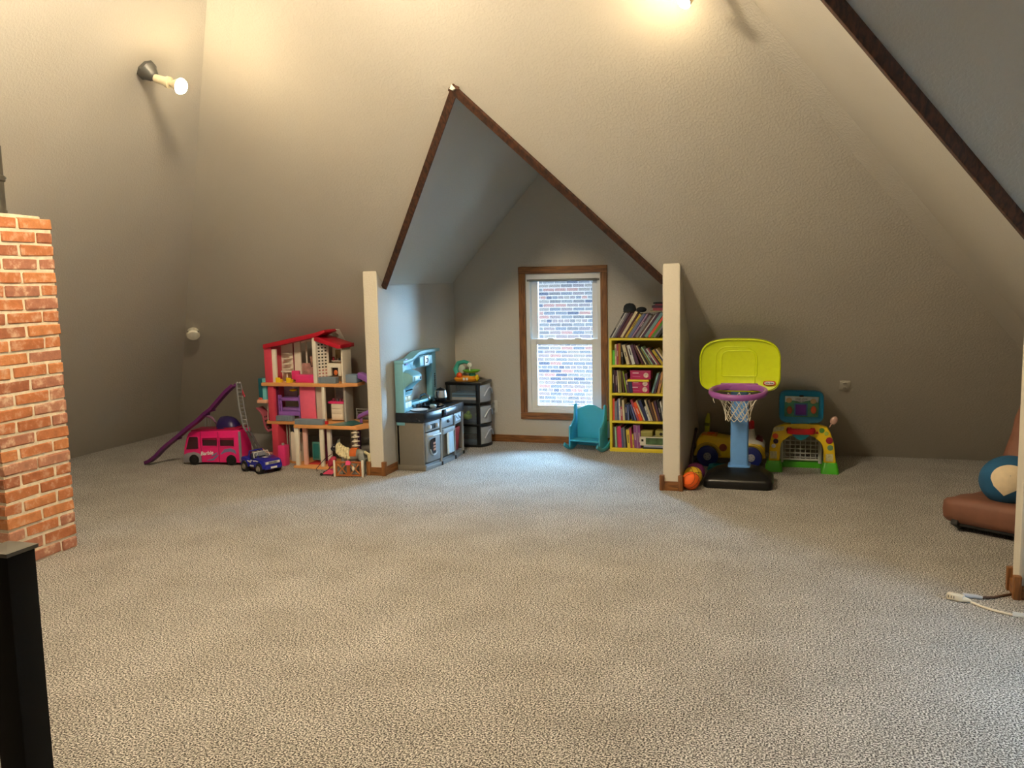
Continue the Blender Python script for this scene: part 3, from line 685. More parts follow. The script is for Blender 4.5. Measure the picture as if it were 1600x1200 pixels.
# scoreboard
sb = part(MB().loft([[(x, y, z) for x, z in board2] for y, board2 in ((-.03, None), )] if False else [[(math.copysign(abs(math.cos(a)) ** .35, math.cos(a)) * hx, y, .50 + math.copysign(abs(math.sin(a)) ** .35, math.sin(a)) * hz) for a in [2 * math.pi * k / 40 for k in range(40)]] for y, hx, hz in ((-.03, .148, .112), (-.04, .158, .122), (.0, .164, .126), (.02, .15, .115))]), 'scoreboard', PL('cyan_blue_plastic', (14, 128, 176)), t, ang=60)
part(MB().box(-.075, .06, -.03, .02, .355, .40), 'scoreboard_neck', PL('deep_blue_plastic', (20, 96, 160)), t, bevel=.008)
part(MB().prism([(-.122, .425), (.122, .425), (.128, .58), (-.122, .585)], -.0415, -.036, 'y'), 'picture_panel', PL('picture_green', (58, 120, 96), .5, var=.3, scale=22), sb)
part(MB().prism([(-.118, .535), (-.06, .55), (.0, .535), (.06, .552), (.12, .535), (.124, .578), (-.118, .582)], -.0425, -.04, 'y'), 'picture_sky', PL('picture_pale', (176, 184, 190), .5, var=.15, scale=30), sb)
part(MB().box(-.052, .046, -.045, -.036, .432, .53), 'target_frame', PL('grey_blue_plastic', (52, 108, 158)), sb, bevel=.006)
part(MB().box(-.042, .036, -.050, -.044, .442, .52), 'target_pad', PL('violet_plastic', (88, 22, 140)), sb, bevel=.006)
for x, z, c in ((-.085, .475, 0), (.088, .48, 1), (.085, .545, 2), (-.09, .55, 2)):
    part(MB().ball((x, -.043, z), (.02 if c < 2 else .022, .003, .03 if c < 2 else .02), 12, 8), 'printed_animal', PL(('print_rust', 'print_orange', 'print_tan')[c], ((150, 70, 30), (206, 84, 36), (180, 150, 110))[c]), sb)
part(MB().box(-.015, .015, -.045, -.04, .578, .59), 'logo_patch', DARK, sb)
text('smart shots', .018, DARK, sb, (0, -.0432, .562), (R(90), 0, 0)); text('sports center', .016, DARK, sb, (0, -.0432, .546), (R(90), 0, 0))
# red hoop and cyan basket under it
b = MB(); b.loft([[(.0 + (.095 + r_) * math.cos(a), -.065 + (.05 + r_) * math.sin(a), .325 + z) for a in [2 * math.pi * k / 28 for k in range(28)]] for r_, z in ((-.012, -.02), (.006, -.024), (.012, 0), (.004, .02), (-.012, .018), (-.016, 0), (-.012, -.02))], cap=False)
part(b, 'hoop', RED, t, ang=60)
part(MB().loft([[((r_) * math.cos(a), -.065 + r_ * .55 * math.sin(a), z) for a in [2 * math.pi * k / 20 for k in range(20)]] for r_, z in ((.075, .305), (.06, .285), (.035, .262), (.01, .25))]), 'basket', PL('cyan_plastic', (40, 168, 196)), t)
for x, z, r_, c in ((-.185, .272, .022, (232, 84, 24)), (-.182, .232, .02, (48, 22, 60)), (-.197, .195, .017, (226, 226, 226)), (.15, .325, .02, (80, 150, 60)), (.183, .303, .016, (170, 190, 70)), (.205, .25, .026, (150, 20, 50)), (.212, .195, .022, (110, 150, 110))):
    part(MB().lathe([(.001, 0), (r_, 0), (r_ * .9, .006), (.001, .009)], 16, (x, -.044, z), Matrix.Rotation(R(90), 4, 'X')), 'play_button', PL('button_%d_%d' % (c[0], c[1]), c), t)
part(MB().prism([(-.205, .305), (-.125, .32), (-.12, .352), (-.198, .338)], -.051, -.044, 'y'), 'score_label', PL('label_cream', (206, 200, 150), .5, var=.2, scale=60), t)
for x, z in ((-.198, .125), (.208, .12)): part(MB().box(x - .026, x + .026, -.048, -.044, z - .028, z + .028), 'label', PL('label_cream', (206, 200, 150), .5, var=.2, scale=60), t)
part(MB().prism([(.105, .30), (.128, .30), (.117, .322)], -.051, -.044, 'y'), 'label', RED, t)
part(MB().ball((.235, -.02, .40), (.026, .014, .034), 14, 10, Matrix.Rotation(R(25), 4, 'Y')), 'flag_paddle', PL('pale_pink', (200, 160, 146)), t)
part(MB().tube([(.205, -.01, .345), (.225, -.018, .385)], .005, 8), 'flag_stem', PL('pale_pink', (200, 160, 146)), t)
# ------------------------------------------------------------------ play kitchen along the dormer's left wall (faces +x)
KT = PL('kitchen_teal', (112, 166, 178), .45); KO = PL('kitchen_taupe', (112, 106, 94), .5); KG = PL('kitchen_grey', (140, 148, 152), .4); KB = PL('kitchen_black', (26, 30, 38), .25)
STEEL = mat('brushed_steel', (190, 192, 194), .3, .9, var=.05); PALE = PL('pale_blue_white', (206, 222, 236), .5)
K0X, KY0, KY1 = -3.012, 6.36, 7.12
t = thing('play_kitchen', 'toy play kitchen with teal hutch and black counter along the dormer wall', 'play kitchen', (K0X, KY0, 0))
def kx(y):   # bowed front line, local
    return .235 + .055 * math.sin(math.pi * min(1, max(0, y / .76)) * .75)
D = KY1 - KY0
# cabinet carcass: side panels, toe kick, back, dividers
part(MB().box(0, .235, 0, .02, .02, .39), 'side_panel', KO, t, bevel=.006)
part(MB().box(0, .245, -.004, .024, 0, .045), 'side_foot', KO, t, bevel=.004)
part(MB().box(0, .02, 0, D, .01, .40), 'back_panel', KO, t)
part(MB().prism([(0, .02), (.235, .02)] + [(kx(y) - .012, y) for y in (.13, .26, .39, .52, .65, .74)] + [(.22, D), (0, D)], .03, .05, 'z'), 'bottom_panel', KG, t)
part(MB().prism([(.2, 0), (.245, 0)] + [(kx(y) + .004, y) for y in (.13, .26, .39, .52, .65, .74)] + [(.2, D)], 0, .03, 'z'), 'toe_kick', KG, t, bevel=.003)
for y in (.25, .51, D - .02): part(MB().box(.02, kx(y) - .01, y, y + .022, .05, .39), 'divider', KO, t, bevel=.003)
for y in (.255, .515, D - .012): part(MB().cyl((kx(y) - .004, y + .01, 0), (kx(y) - .004, y + .01, .37), .011, 10), 'corner_post', PL('post_grey', (150, 152, 148)), t)
for y in (.255, .515, D - .012): part(MB().lathe([(.001, 0), (.016, 0), (.014, .03), (.001, .03)], 10, (kx(y) - .002, y + .01, 0)), 'foot', DARK, t)
# oven bay
def front_panel(b, y0, y1, z0, z1, d0, d1):
    ys = [y0 + (y1 - y0) * k / 4 for k in range(5)]
    return b.prism([(kx(y) + d1, y) for y in ys] + [(kx(y) + d0, y) for y in reversed(ys)], z0, z1, 'z')
part(front_panel(MB(), .03, .245, .31, .385, -.02, .0), 'control_panel', KG, t, bevel=.003)
for y in (.08, .19):
    k = part(MB().cyl((kx(y), y, .345), (kx(y) + .018, y, .345), .017, 12), 'oven_knob', PL('knob_pale', (196, 200, 204)), t, bevel=.003)
part(front_panel(MB(), .10, .17, .325, .365, -.005, .003), 'dial_display', DARK, t)
od = part(front_panel(MB(), .035, .24, .06, .30, -.02, .004), 'oven_door', KG, t, bevel=.008)
part(MB().tube([(kx(.06) + .004, .06, .27), (kx(.08) + .028, .08, .275), (kx(.14) + .03, .14, .275), (kx(.2) + .028, .2, .275), (kx(.22) + .004, .22, .27)], .008, 8), 'oven_handle', PL('handle_pale', (176, 190, 198)), od)
b = MB(); b.prism([(.137 + .07 * math.copysign(abs(math.cos(a)) ** .5, math.cos(a)), .185 + .062 * math.copysign(abs(math.sin(a)) ** .5, math.sin(a))) for a in [2 * math.pi * k / 24 for k in range(24)]], kx(.137) + .0, kx(.137) + .008, 'x')
part(b, 'oven_window', PL('dark_glass', (24, 28, 40), .15), od)
b = MB()
for (y, z) in ((.125, .205), (.15, .205), (.125, .18), (.15, .18), (.125, .155), (.15, .155)): b.ball((kx(.137) + .009, y, z), (.002, .011, .011), 10, 6)
part(b, 'cookie_decal', PL('cookie_tan', (196, 140, 110)), od)
part(MB().tube([(kx(.137) + .006, .137 + .075 * math.cos(a), .175 + .065 * math.sin(a)) for a in [math.pi * (1.05 + .9 * k / 12) for k in range(13)]], .006, 8), 'window_lip', PL('handle_pale', (176, 190, 198)), od)
# middle bay with towel
part(front_panel(MB(), .28, .505, .30, .385, -.02, -.004), 'drawer', KG, t, bevel=.003)
part(MB().ball((kx(.4), .4, .345), (.012, .022, .014), 12, 8), 'drawer_knob', PL('knob_dark', (70, 78, 86)), t)
md = part(front_panel(MB(), .28, .505, .06, .295, -.02, -.002), 'cupboard_door', KO, t, bevel=.005)
part(front_panel(MB(), .285, .50, .25, .29, -.004, .012), 'towel_bar', KG, md, bevel=.004)
tw = thing('toy_towel', 'pale blue towel hanging on the play kitchen cupboard door', 'towel', (K0X + .255, KY0 + .4, .09))
b = MB(); n = 9
b.loft([[(kx(.33 + .14 * i / n) - .255 + .016 + .004 * math.sin(i * 1.9) + dd, -.065 + .135 * i / n, z) for i in range(n + 1)] + [(kx(.33 + .14 * i / n) - .255 + .012 + .004 * math.sin(i * 1.9) + dd, -.065 + .135 * i / n, z) for i in range(n, -1, -1)] for z, dd in ((-.01, .004), (.06, .002), (.14, 0), (.165, .001))])
part(b, 'cloth', mat('towel_blue', (186, 212, 226), .95, bump=.4, bscale=300), tw, ang=60)
part(MB().loft([[(kx(.335) - .255 + .017 + dd, y, z) for y in (-.069, -.04)] + [(kx(.335) - .255 + .02 + dd, y, z) for y in (-.04, -.069)] for z, dd in ((-.012, .004), (.06, .002), (.165, .001))]), 'border', mat('towel_cream', (206, 198, 180), .95), tw)
# right bay: open shelf with red bin
part(front_panel(MB(), .545, .735, .29, .385, -.02, -.004), 'faucet_panel', KG, t, bevel=.003)
part(front_panel(MB(), .565, .715, .315, .375, -.006, .0), 'sticker', PALE, t)
b = MB()
for y, z in ((.59, .35), (.62, .335), (.645, .355), (.67, .34), (.69, .33)): b.ball((kx(y) + .0, y, z), (.002, .011, .012), 8, 6)
part(b, 'sticker_print', DARK, t)
bn = thing('red_bin', 'red toy bin on the open shelf of the play kitchen', 'bin', (K0X + .20, KY0 + .63, .05))
part(MB().loft([[(sx * .065 * k, sy * .088 * k, z) for sx, sy in ((-1, -1), (1, -1), (1, 1), (-1, 1))] for k, z in ((.8, 0), (1, .2), (.92, .2), (.74, .012))], cap=True), 'tub', PL('bin_red', (176, 24, 40)), bn, bevel=.004)
part(MB().lathe([(.001, 0), (.03, 0), (.034, .10), (.03, .10), (.001, .02)], 14, (.045, -.105, .0)), 'cup', RED, bn)
b = MB()
for k, (dx, dy) in enumerate(((0, 0), (.012, .02), (-.012, -.015), (.0, .03))): b.tube([(.045, -.105, .09), (.045 + dx, -.105 + dy, .15 + .012 * k)], .008, 8)
part(b, 'toy_fries', PL('fries_yellow', (240, 214, 150)), bn)
# counter
ct = MB().prism([(-.004, -.012), (.25, -.012)] + [(kx(y) + .022, y) for y in (.03, .13, .24, .26, .36, .46, .52, .56, .66, .74)] + [(.235, D + .012), (-.004, D + .012)], .39, .47, 'z')
part(ct, 'counter', KB, t, bevel=.010)
part(front_panel(MB(), .255, .545, .40, .462, .02, .036), 'counter_bow', KB, t, bevel=.006)
part(MB().box(.298, .315, .30, .325, .415, .455), 'pink_sticker', PL('sticker_pink', (226, 110, 170)), t)
part(MB().lathe([(.001, .470), (.06, .470), (.072, .478), (.066, .479), (.055, .474), (.001, .473)], 22, (.14, .14, 0)), 'burner_plate', PL('burner_white', (214, 218, 222)), t)
part(MB().lathe([(.085, .468), (.095, .474), (.085, .478), (.075, .474)], 24, (.15, .62, 0)), 'burner_ring', PL('burner_black', (12, 12, 14), .3), t)
sk = part(MB().lathe([(.001, .471), (.05, .471), (.095, .476), (.1, .48), (.09, .482), (.05, .474), (.001, .4735)], 24, (.15, .40, 0)), 'sink', PL('sink_dark', (20, 22, 28), .2), t)
part(MB().tube([(.05, .36, .47), (.05, .36, .53), (.065, .36, .565), (.10, .36, .575), (.13, .36, .555), (.14, .36, .53)], .010, 10), 'faucet', mat('toy_chrome', (150, 154, 158), .2, .9, var=.02), t)
for y in (.30, .42): part(MB().lathe([(.001, .47), (.012, .47), (.016, .515), (.008, .522), (.001, .522)], 12, (.06, y, 0)), 'tap', mat('toy_chrome', (150, 154, 158), .2, .9, var=.02), t)
part(MB().lathe([(.001, .471), (.024, .471), (.03, .485), (.024, .496), (.001, .497)], 14, (.2, .29, 0)), 'soap_bowl', PL('soap_pale', (150, 166, 170)), t)
# hutch
hu = part(MB().box(0, .055, .0, .19, .46, .86), 'hutch_cabinet', KT, t, bevel=.006)
part(MB().box(0, .075, -.004, .03, .365, .885), 'hutch_side', KT, t, bevel=.006)
mw = MB().prism([(.0, .86), (.055, .845), (.065, .80), (.12, .785), (.155, .76), (.155, .715), (.13, .70), (.075, .655), (.065, .60), (.0, .58)], .002, .188, 'y')
part(mw, 'microwave', KT, t, bevel=.008)
part(MB().cbox((.158, .10, .738), (.006, .13, .034)), 'microwave_window', PL('microwave_pale', (166, 200, 214)), t, bevel=.002)
part(MB().cbox((.162, .145, .738), (.006, .03, .02)), 'microwave_button', DARK, t, bevel=.002)
for yy in (.05, .075, .1, .125, .15): part(MB().cyl((.075, yy, .64), (.082, yy, .637), .006, 8), 'toy_button', DARK, t)
# tiled panel under the microwave
for r_ in range(3):
    for c_ in range(2):
        y0 = .035 + c_ * .072; z0 = .495 + r_ * .05
        part(MB().box(.055, .062, y0, y0 + .066, z0, z0 + .044), 'tile', PL('tile_white', (214, 228, 238)) if r_ != 1 else PL('tile_amber', (176, 160, 120)), t, bevel=.002)
for k in range(4): part(MB().box(.055, .064 + .006 * (3 - k), .03, .175, .472 + k * .006, .4755 + k * .006), 'grille_rib', PL('teal_light', (120, 190, 206)), t, bevel=.001)
part(MB().box(0, .055, D - .13, D - .03, .46, .90), 'hutch_upright', KT, t, bevel=.006)
ys = [k / 12 for k in range(13)]
topc = lambda u: .885 + .05 * (.5 - .5 * math.cos(math.pi * min(1, max(0, (u - .18) / .3)))) if u < .5 else .935 - .012 * (u - .5)
botc = lambda u: .80 if .5 < u < .86 else .825
b = MB().prism([(-.008 + u * (D + .0), topc(u)) for u in ys] + [(-.008 + u * D, topc(u) - .028) for u in reversed(ys)], 0, .085, 'x')
part(b, 'hutch_cornice', KT, t, bevel=.006)
part(MB().prism([(.19, .80), (.30, .79), (.34, .80), (D - .13, .82), (D - .10, .83), (D - .10, .91), (.34, .905), (.19, .86)], 0, .05, 'x'), 'hutch_header', KT, t, bevel=.005)
bwp = [(.30 + .30 * k / 10, .05 + .045 * math.sin(math.pi * k / 10)) for k in range(11)]
part(MB().prism([(x, y) for y, x in bwp] + [(.0, .60), (.0, .30)], .80, .895, 'z'), 'clock_shelf', KT, t, bevel=.005)
ck = part(MB().cbox((.096, .43, .85), (.004, .075, .078)), 'clock_face', PL('clock_white', (236, 238, 238)), t, bevel=.002)
part(MB().tube([(.099, .43 + r_ * math.cos(a), .853 + r_ * math.sin(a) * 1.0) for a, r_ in [(2.4 - k * .55, .012 + .0016 * k) for k in range(10)]], .0032, 6), 'clock_print', DARK, ck)
for y in (.34, .52): part(MB().cbox((.09, y, .85), (.006, .075, .07)), 'cupboard_panel', PL('panel_pale', (150, 204, 226)), t, bevel=.003)
part(MB().cbox((.06, .10, .865), (.006, .05, .05)), 'lilac_decal', PL('lilac', (150, 130, 206)), t, bevel=.002)
part(MB().prism([(.0, .19), (.055, .19), (.075, .3), (.08, .5), (.06, D - .05), (0, D - .03)], .50, .525, 'z'), 'hutch_ledge', PL('teal_light', (120, 190, 206)), t, bevel=.004)
part(MB().box(0, .03, .19, D - .03, .46, .50), 'splashback', KT, t, bevel=.003)
b = MB()
for k in range(7): b.ball((.058, D - .075, .60 + .018 * k), (.004, .02 if k % 2 else .012, .008), 8, 6)
part(b, 'herb_decal', PL('herb_dark', (40, 70, 80)), t)
# coffee pot on the counter
t = thing('toy_coffee_pot', 'black and steel toy coffee pot on the play kitchen counter', 'coffee pot', (K0X + .13, KY0 + .63, .480))
part(MB().lathe([(.001, 0), (.045, 0), (.052, .012), (.054, .03)], 20), 'base', KB, t)
part(MB().lathe([(.053, .03), (.056, .035), (.048, .09), (.044, .094), (.001, .094)], 20), 'band', STEEL, t)
part(MB().lathe([(.044, .094), (.03, .106), (.012, .112), (.001, .118)], 20), 'lid', KB, t)
part(MB().tube([(0, -.045, .085), (0, -.078, .085), (0, -.084, .06), (0, -.07, .02), (0, -.05, .02)], .008, 8), 'handle', KB, t)

# ------------------------------------------------------------------ drawer tower in the dormer corner (drawers face +x)
t = thing('drawer_tower', 'black three-drawer plastic storage tower in the dormer corner', 'drawers', (-3.0, 7.40, 0))
W, Dp, Hh = .325, .285, .595
part(MB().box(-.005, W + .02, -.004, Dp + .004, Hh - .028, Hh), 'top_panel', BLACKP, t, bevel=.006)
for z in (.0, .19, .385): part(MB().prism([(-.002, -.002), (W, -.002)] + [(W + .058 * math.sin(math.pi * k / 8), Dp * k / 8) for k in range(1, 8)] + [(W, Dp), (-.002, Dp)], z, z + .022, 'z'), 'shelf_frame', BLACKP, t, bevel=.004)
for x, y in ((0, 0), (W - .035, 0), (0, Dp - .03), (W - .035, Dp - .03)): part(MB().box(x, x + .035, y, y + .03, 0, Hh - .02), 'upright', BLACKP, t, bevel=.003)
CLEAR = mat('smoky_clear_plastic', (120, 132, 142), .25, var=.02, alpha=.22)
CLEARF = mat('frosted_drawer_front', (196, 204, 212), .4, var=.03, alpha=.62)
for k, z in enumerate((.022, .212, .407)):
    dw = part(MB().prism([(W - .004, .014)] + [(W + .05 * math.sin(math.pi * (j + .5) / 9), .014 + (Dp - .028) * (j + .5) / 9) for j in range(9)] + [(W - .004, Dp - .014)], z + .004, z + .158, 'z'), 'drawer', CLEARF, t, bevel=.004)
    part(MB().box(.036, W - .036, .004, .010, z, z + .165), 'side_window', CLEAR, t)
    part(MB().tube([(W + .022 + .03 * math.sin(math.pi * (j + 1) / 8), .03 + (Dp - .06) * j / 6, z + .06 + .07 * math.sin(math.pi * j / 6)) for j in range(7)], .006, 6), 'drawer_pull', mat('frosted_pull', (206, 214, 222), .35), dw)
tp = thing('paper_stack', 'stack of blue and white papers in the top drawer of the tower', 'paper', (-2.84, 7.54, .430))
for k, c in enumerate(((214, 216, 220), (236, 232, 224), (90, 140, 180), (60, 96, 130), (100, 150, 190))):
    part(MB().box(-.11, .12, -.115, .11, k * .012, k * .012 + .011), 'sheaf', mat('paper_%d' % k, c, .8), tp)
for i, (nm, lab, c, p, r_) in enumerate((('toy_frog', 'lime green toy seen through the middle drawer of the tower', (150, 190, 40), (-2.83, 7.50, .234), .042), ('toy_grape', 'purple toy seen through the middle drawer of the tower', (96, 50, 120), (-2.93, 7.52, .234), .04), ('toy_leaf', 'pale green toy at the front of the middle drawer', (150, 180, 150), (-2.735, 7.57, .234), .046))):
    q = thing(nm, lab, 'toy', p); part(MB().ball((0, 0, r_ * .8), (r_, r_ * .9, r_ * .8), 14, 10), 'body', PL(nm, c), q); part(MB().ball((r_ * .3, -r_ * .3, r_ * 1.6), r_ * .5, 12, 8), 'head', PL(nm, c), q)
# activity toy on top of the tower
t = thing('activity_toy', 'baby activity toy with teal arch, orange base and green tray on the tower', 'toy', (-2.84, 7.53, Hh))
part(MB().loft([ring(.10, -.07, .07, .0, rc=.04), ring(.11, -.08, .08, .02, rc=.04), ring(.09, -.06, .06, .045, rc=.04)]), 'base', PL('amber_toy', (232, 150, 40)), t)
part(MB().tube([(-.095, .03, .03), (-.125, .04, .10), (-.10, .05, .155), (-.04, .05, .17), (.02, .04, .155)], [.02, .024, .022, .018, .012], 12), 'arch', PL('teal_toy', (64, 170, 150)), t)
part(MB().ball((-.065, .045, .10), (.035, .012, .04), 12, 8), 'arch_window', PL('clear_toy', (190, 206, 196)), t)
part(MB().lathe([(.001, 0), (.06, .002), (.085, .02), (.08, .024), (.05, .012), (.001, .01)], 20, (.05, -.01, .075)), 'tray', PL('green_toy', (110, 196, 50)), t)
part(MB().tube([(.05, 0, .03), (.05, 0, .08)], .03, 12), 'pedestal', PL('teal_toy', (64, 170, 150)), t)
part(MB().ball((.03, .0, .145), .022, 14, 10), 'knob', WHT, t)
part(MB().tube([(.03, 0, .09), (.03, 0, .13)], .006, 8), 'knob_stem', WHT, t)
part(MB().ball((-.05, -.06, .055), (.03, .02, .026), 12, 8), 'crab', PL('crab_orange', (226, 80, 24)), t)
part(MB().ball((.11, -.03, .03), (.02, .02, .03), 10, 8), 'side_roller', YEL, t)
for x in (.0, .03): part(MB().box(x - .01, x + .01, -.082, -.076, .01, .035), 'piano_key', WHT, t, bevel=.002)

# ------------------------------------------------------------------ turquoise rocking chair
TQ = PL('turquoise_paint', (58, 170, 204), .4)
t = thing('rocking_chair', 'small turquoise painted wooden rocking chair under the window', 'rocking chair', (-1.712, 7.395, 0), R(-12))
part(MB().prism([(-.128, .09), (-.128, .355)] + [(-.128 + .256 * k / 12, .358 + .042 * math.sin(math.pi * k / 12) ** 1.6) for k in range(1, 12)] + [(.128, .355), (.128, .09)], .13, .145, 'y'), 'backrest', TQ, t, bevel=.003)
for sx in (-1, 1):
    side = [(-.005, .03), (-.005, .205), (.005, .222), (.02, .215), (.035, .225), (.055, .24), (.085, .27), (.10, .33), (.105, .395), (.125, .405), (.15, .395), (.165, .20), (.17, .03)]
    part(MB().prism(side, sx * .142 - .007, sx * .142 + .007, 'x'), 'side_panel', TQ, t, bevel=.003)
    rk = [(-.085 + .30 * k / 16, .004 + .055 * ((k - 8) / 8) ** 2) for k in range(17)]
    part(MB().sweep([(sx * .155, y, z + .014) for y, z in rk], .016, .032, (1, 0, 0)), 'rocker', TQ, t, bevel=.004)
part(MB().box(-.136, .136, -.005, .135, .085, .10), 'seat', TQ, t, bevel=.004)
part(MB().box(-.136, .136, .14, .155, .03, .07), 'stretcher', TQ, t, bevel=.003)
# ------------------------------------------------------------------ yellow bookcase and what it holds
YB_ = PL('bookcase_yellow', (226, 206, 52), .5)
SX0, SX1, SY0, SY1 = -1.500, -.885, 7.46, 7.722
t = thing('bookcase', 'yellow painted bookcase packed with books beside the window', 'bookcase', (SX0, SY0, 0))
part(MB().box(SX0, SX0 + .022, SY0, SY1, 0, .985), 'side_panel', YB_, t, W=True, bevel=.002)
part(MB().box(SX1 - .022, SX1, SY0, SY1, 0, .985), 'side_panel', YB_, t, W=True, bevel=.002)
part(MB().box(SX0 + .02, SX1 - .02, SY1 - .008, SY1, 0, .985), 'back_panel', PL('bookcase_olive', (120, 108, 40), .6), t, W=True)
SH = [.012, .252, .493, .737, .968]
for z in SH: part(MB().box(SX0 + (.0 if z > .9 else .02), SX1 - (.0 if z > .9 else .02), SY0 - .002, SY1 - .008, z, z + .020), 'shelf', YB_, t, W=True, bevel=.002)
part(MB().box(SX0, SX1, SY0 - .004, SY0 + .014, 0, .028), 'plinth', YB_, t, W=True, bevel=.002)
PAGES = mat('book_pages', (214, 204, 184), .9)
COLN = {'white': (206, 204, 200), 'black': (26, 24, 28), 'dark red': (104, 26, 36), 'cream': (206, 192, 156), 'maroon': (74, 22, 34), 'mustard': (184, 160, 44), 'grey': (120, 120, 126), 'slate blue': (92, 104, 150), 'lilac': (160, 130, 160), 'plum': (74, 44, 70), 'brown': (92, 62, 46), 'pale teal': (112, 150, 148), 'coral red': (222, 84, 58), 'leaf green': (80, 140, 44), 'bright green': (96, 196, 60), 'tan': (176, 128, 76), 'ochre': (170, 116, 34), 'olive': (128, 122, 62), 'pink': (206, 60, 116), 'orange': (232, 84, 24), 'navy': (36, 44, 84), 'mauve': (142, 78, 140), 'yellow': (222, 196, 70), 'mint': (150, 190, 160), 'rose': (172, 70, 88), 'lime': (150, 176, 40)}
ORD = ['first', 'second', 'third', 'fourth', 'fifth', 'sixth', 'seventh', 'eighth', 'ninth', 'tenth', 'eleventh', 'twelfth', 'thirteenth', 'fourteenth', 'fifteenth', 'sixteenth', 'seventeenth', 'eighteenth', 'nineteenth', 'twentieth', 'twenty-first', 'twenty-second']
rb = random.Random(3)
def book(x, z, th, h, d, col, lean, label, group, yoff=0):
    """spine faces the room; x is the bottom corner on the side it leans away from; lean>0 tips the top to the right"""
    o = thing('book', label, 'book', (x, SY0 + .012 + yoff, z), 0, group); o.rotation_euler = (0, lean, 0)
    s = -1 if lean < 0 else 1
    x0, x1 = (0, th) if lean <= 0 else (-th, 0)
    zo = 0
    m = mat('cover_' + col.replace(' ', '_'), COLN[col], .45, var=.12, scale=40)
    c = .0022 if th > .010 else .0012
    part(MB().box(x0, x1, 0, c, zo, h).box(x0, x0 + c, c, d, zo, h).box(x1 - c, x1, c, d, zo, h), 'cover', m, o, smooth=False)
    part(MB().box(x0 + c, x1 - c, c, d - .004, zo + .003, h - .003), 'pages', PAGES, o, smooth=False)
    if th > .011 and rb.random() < .45:
        q = MB().box(x0 + th * .36, x1 - th * .36, -.0006, 0, h * rb.uniform(.2, .5), h * rb.uniform(.6, .85))
        part(q, 'spine_title', mat('title_light', (214, 206, 190), .6) if sum(COLN[col]) < 380 else mat('title_dark', (60, 50, 56), .6), o, smooth=False)
    return o
def gap(items, i):      # room for the next book when it leans further left than this one
    if i + 1 >= len(items) or items[i + 1][3] >= items[i][3]: return 0
    return items[i][2] * (math.tan(R(-items[i + 1][3])) - math.tan(R(-items[i][3]))) * math.cos(R(items[i][3])) if items[i][3] <= 0 else 0
def row(items, z, x, shelf, group):
    """items: (colour, thickness, height, lean in degrees); leaning books are stepped so each rests on the one before"""
    for i, (col, th, h, ln) in enumerate(items):
        a = R(ln); dx = th / math.cos(a) + .0012
        lab = '%s book from the left on the %s shelf, %s spine' % (ORD[i], shelf, col)
        zl_ = z
        if ln > 0:    # pivots on its right bottom corner
            book(x + dx, zl_, th, h, .15 + rb.uniform(0, .03), col, a, lab, group, rb.uniform(0, .012))
        else:
            book(x, zl_, th, h, .15 + rb.uniform(0, .03), col, a, lab, group, rb.uniform(0, .012))
        x += dx + gap(items, i)
top = [('black', .012, .25, 30), ('white', .009, .245, 30), ('grey', .014, .245, 30), ('plum', .014, .25, 30), ('maroon', .022, .24, 31), ('cream', .022, .255, 31), ('maroon', .010, .235, 32), ('mustard', .018, .235, 33), ('grey', .012, .235, 33), ('slate blue', .014, .24, 33), ('lilac', .012, .245, 34), ('plum', .012, .225, 34), ('grey', .022, .225, 34), ('brown', .010, .24, 35), ('white', .007, .245, 35), ('plum', .018, .245, 35), ('pale teal', .026, .25, 35), ('coral red', .020, .235, 36), ('leaf green', .018, .225, 36), ('grey', .016, .23, 36), ('black', .022, .225, 36)]
row(top, SH[4] + .0205, SX0 - .002, 'top', 'books leaning on top of the bookcase')
s2 = [('bright green', .020, .125, 0), ('cream', .014, .175, 0), ('rose', .013, .178, 0), ('ochre', .018, .185, 0), ('black', .016, .18, -3)]
row(s2, SH[3] + .0205, SX0 + .026, 'second', 'books on the second shelf')
s2b = [('cream', .026, .175, -14), ('brown', .009, .172, -15), ('white', .028, .172, -16), ('plum', .026, .175, -18), ('maroon', .016, .185, -24), ('cream', .009, .185, -27), ('black', .010, .18, -29), ('olive', .010, .16, -30), ('mint', .010, .178, -32), ('plum', .014, .16, -33), ('white', .010, .165, -34), ('rose', .009, .168, -35), ('black', .012, .165, -35), ('mustard', .020, .15, -35), ('navy', .012, .16, -35), ('cream', .012, .165, -35)]
SECB = 'second shelf, in the leaning run'
for k_, (items, z, x, nm, grp) in enumerate(((s2b, SH[3], SX0 + .150, 'second', 'books on the second shelf'),)):
    xx = x
    for i, (col, th, h, ln) in enumerate(items):
        a = R(ln); lab = '%s book of the leaning run on the %s shelf, %s spine' % (ORD[i], nm, col)
        book(xx, z + .0205, th, h, .15, col, a, lab, grp, rb.uniform(0, .01)); xx += th / math.cos(a) + .0015 + gap(items, i)
s3 = [('black', .016, .20, 0), ('maroon', .008, .198, 0), ('plum', .012, .195, 0), ('cream', .009, .195, -3), ('olive', .022, .19, -3), ('brown', .012, .185, -6), ('lime', .009, .19, -9), ('plum', .022, .165, -8), ('navy', .028, .11, -6)]
row(s3, SH[2] + .0205, SX0 + .024, 'third', 'books on the third shelf')
xx = -1.143
run3 = [('pale teal', .016, .18, 16), ('plum', .014, .17, 15), ('tan', .022, .185, 12), ('mustard', .024, .17, 10), ('dark red', .02, .17, 6), ('navy', .018, .18, 4)]
for i, (col, th, h, ln) in enumerate(run3):
    a = R(ln); xx += th / math.cos(a) + .002 + (run3[i - 1][2] * (math.tan(R(run3[i - 1][3])) - math.tan(a)) if i else 0)
    book(xx, SH[2] + .0205, th, h, .15, col, a, '%s book right of the pink boxes on the third shelf, %s spine' % (ORD[i], col), 'books on the third shelf')
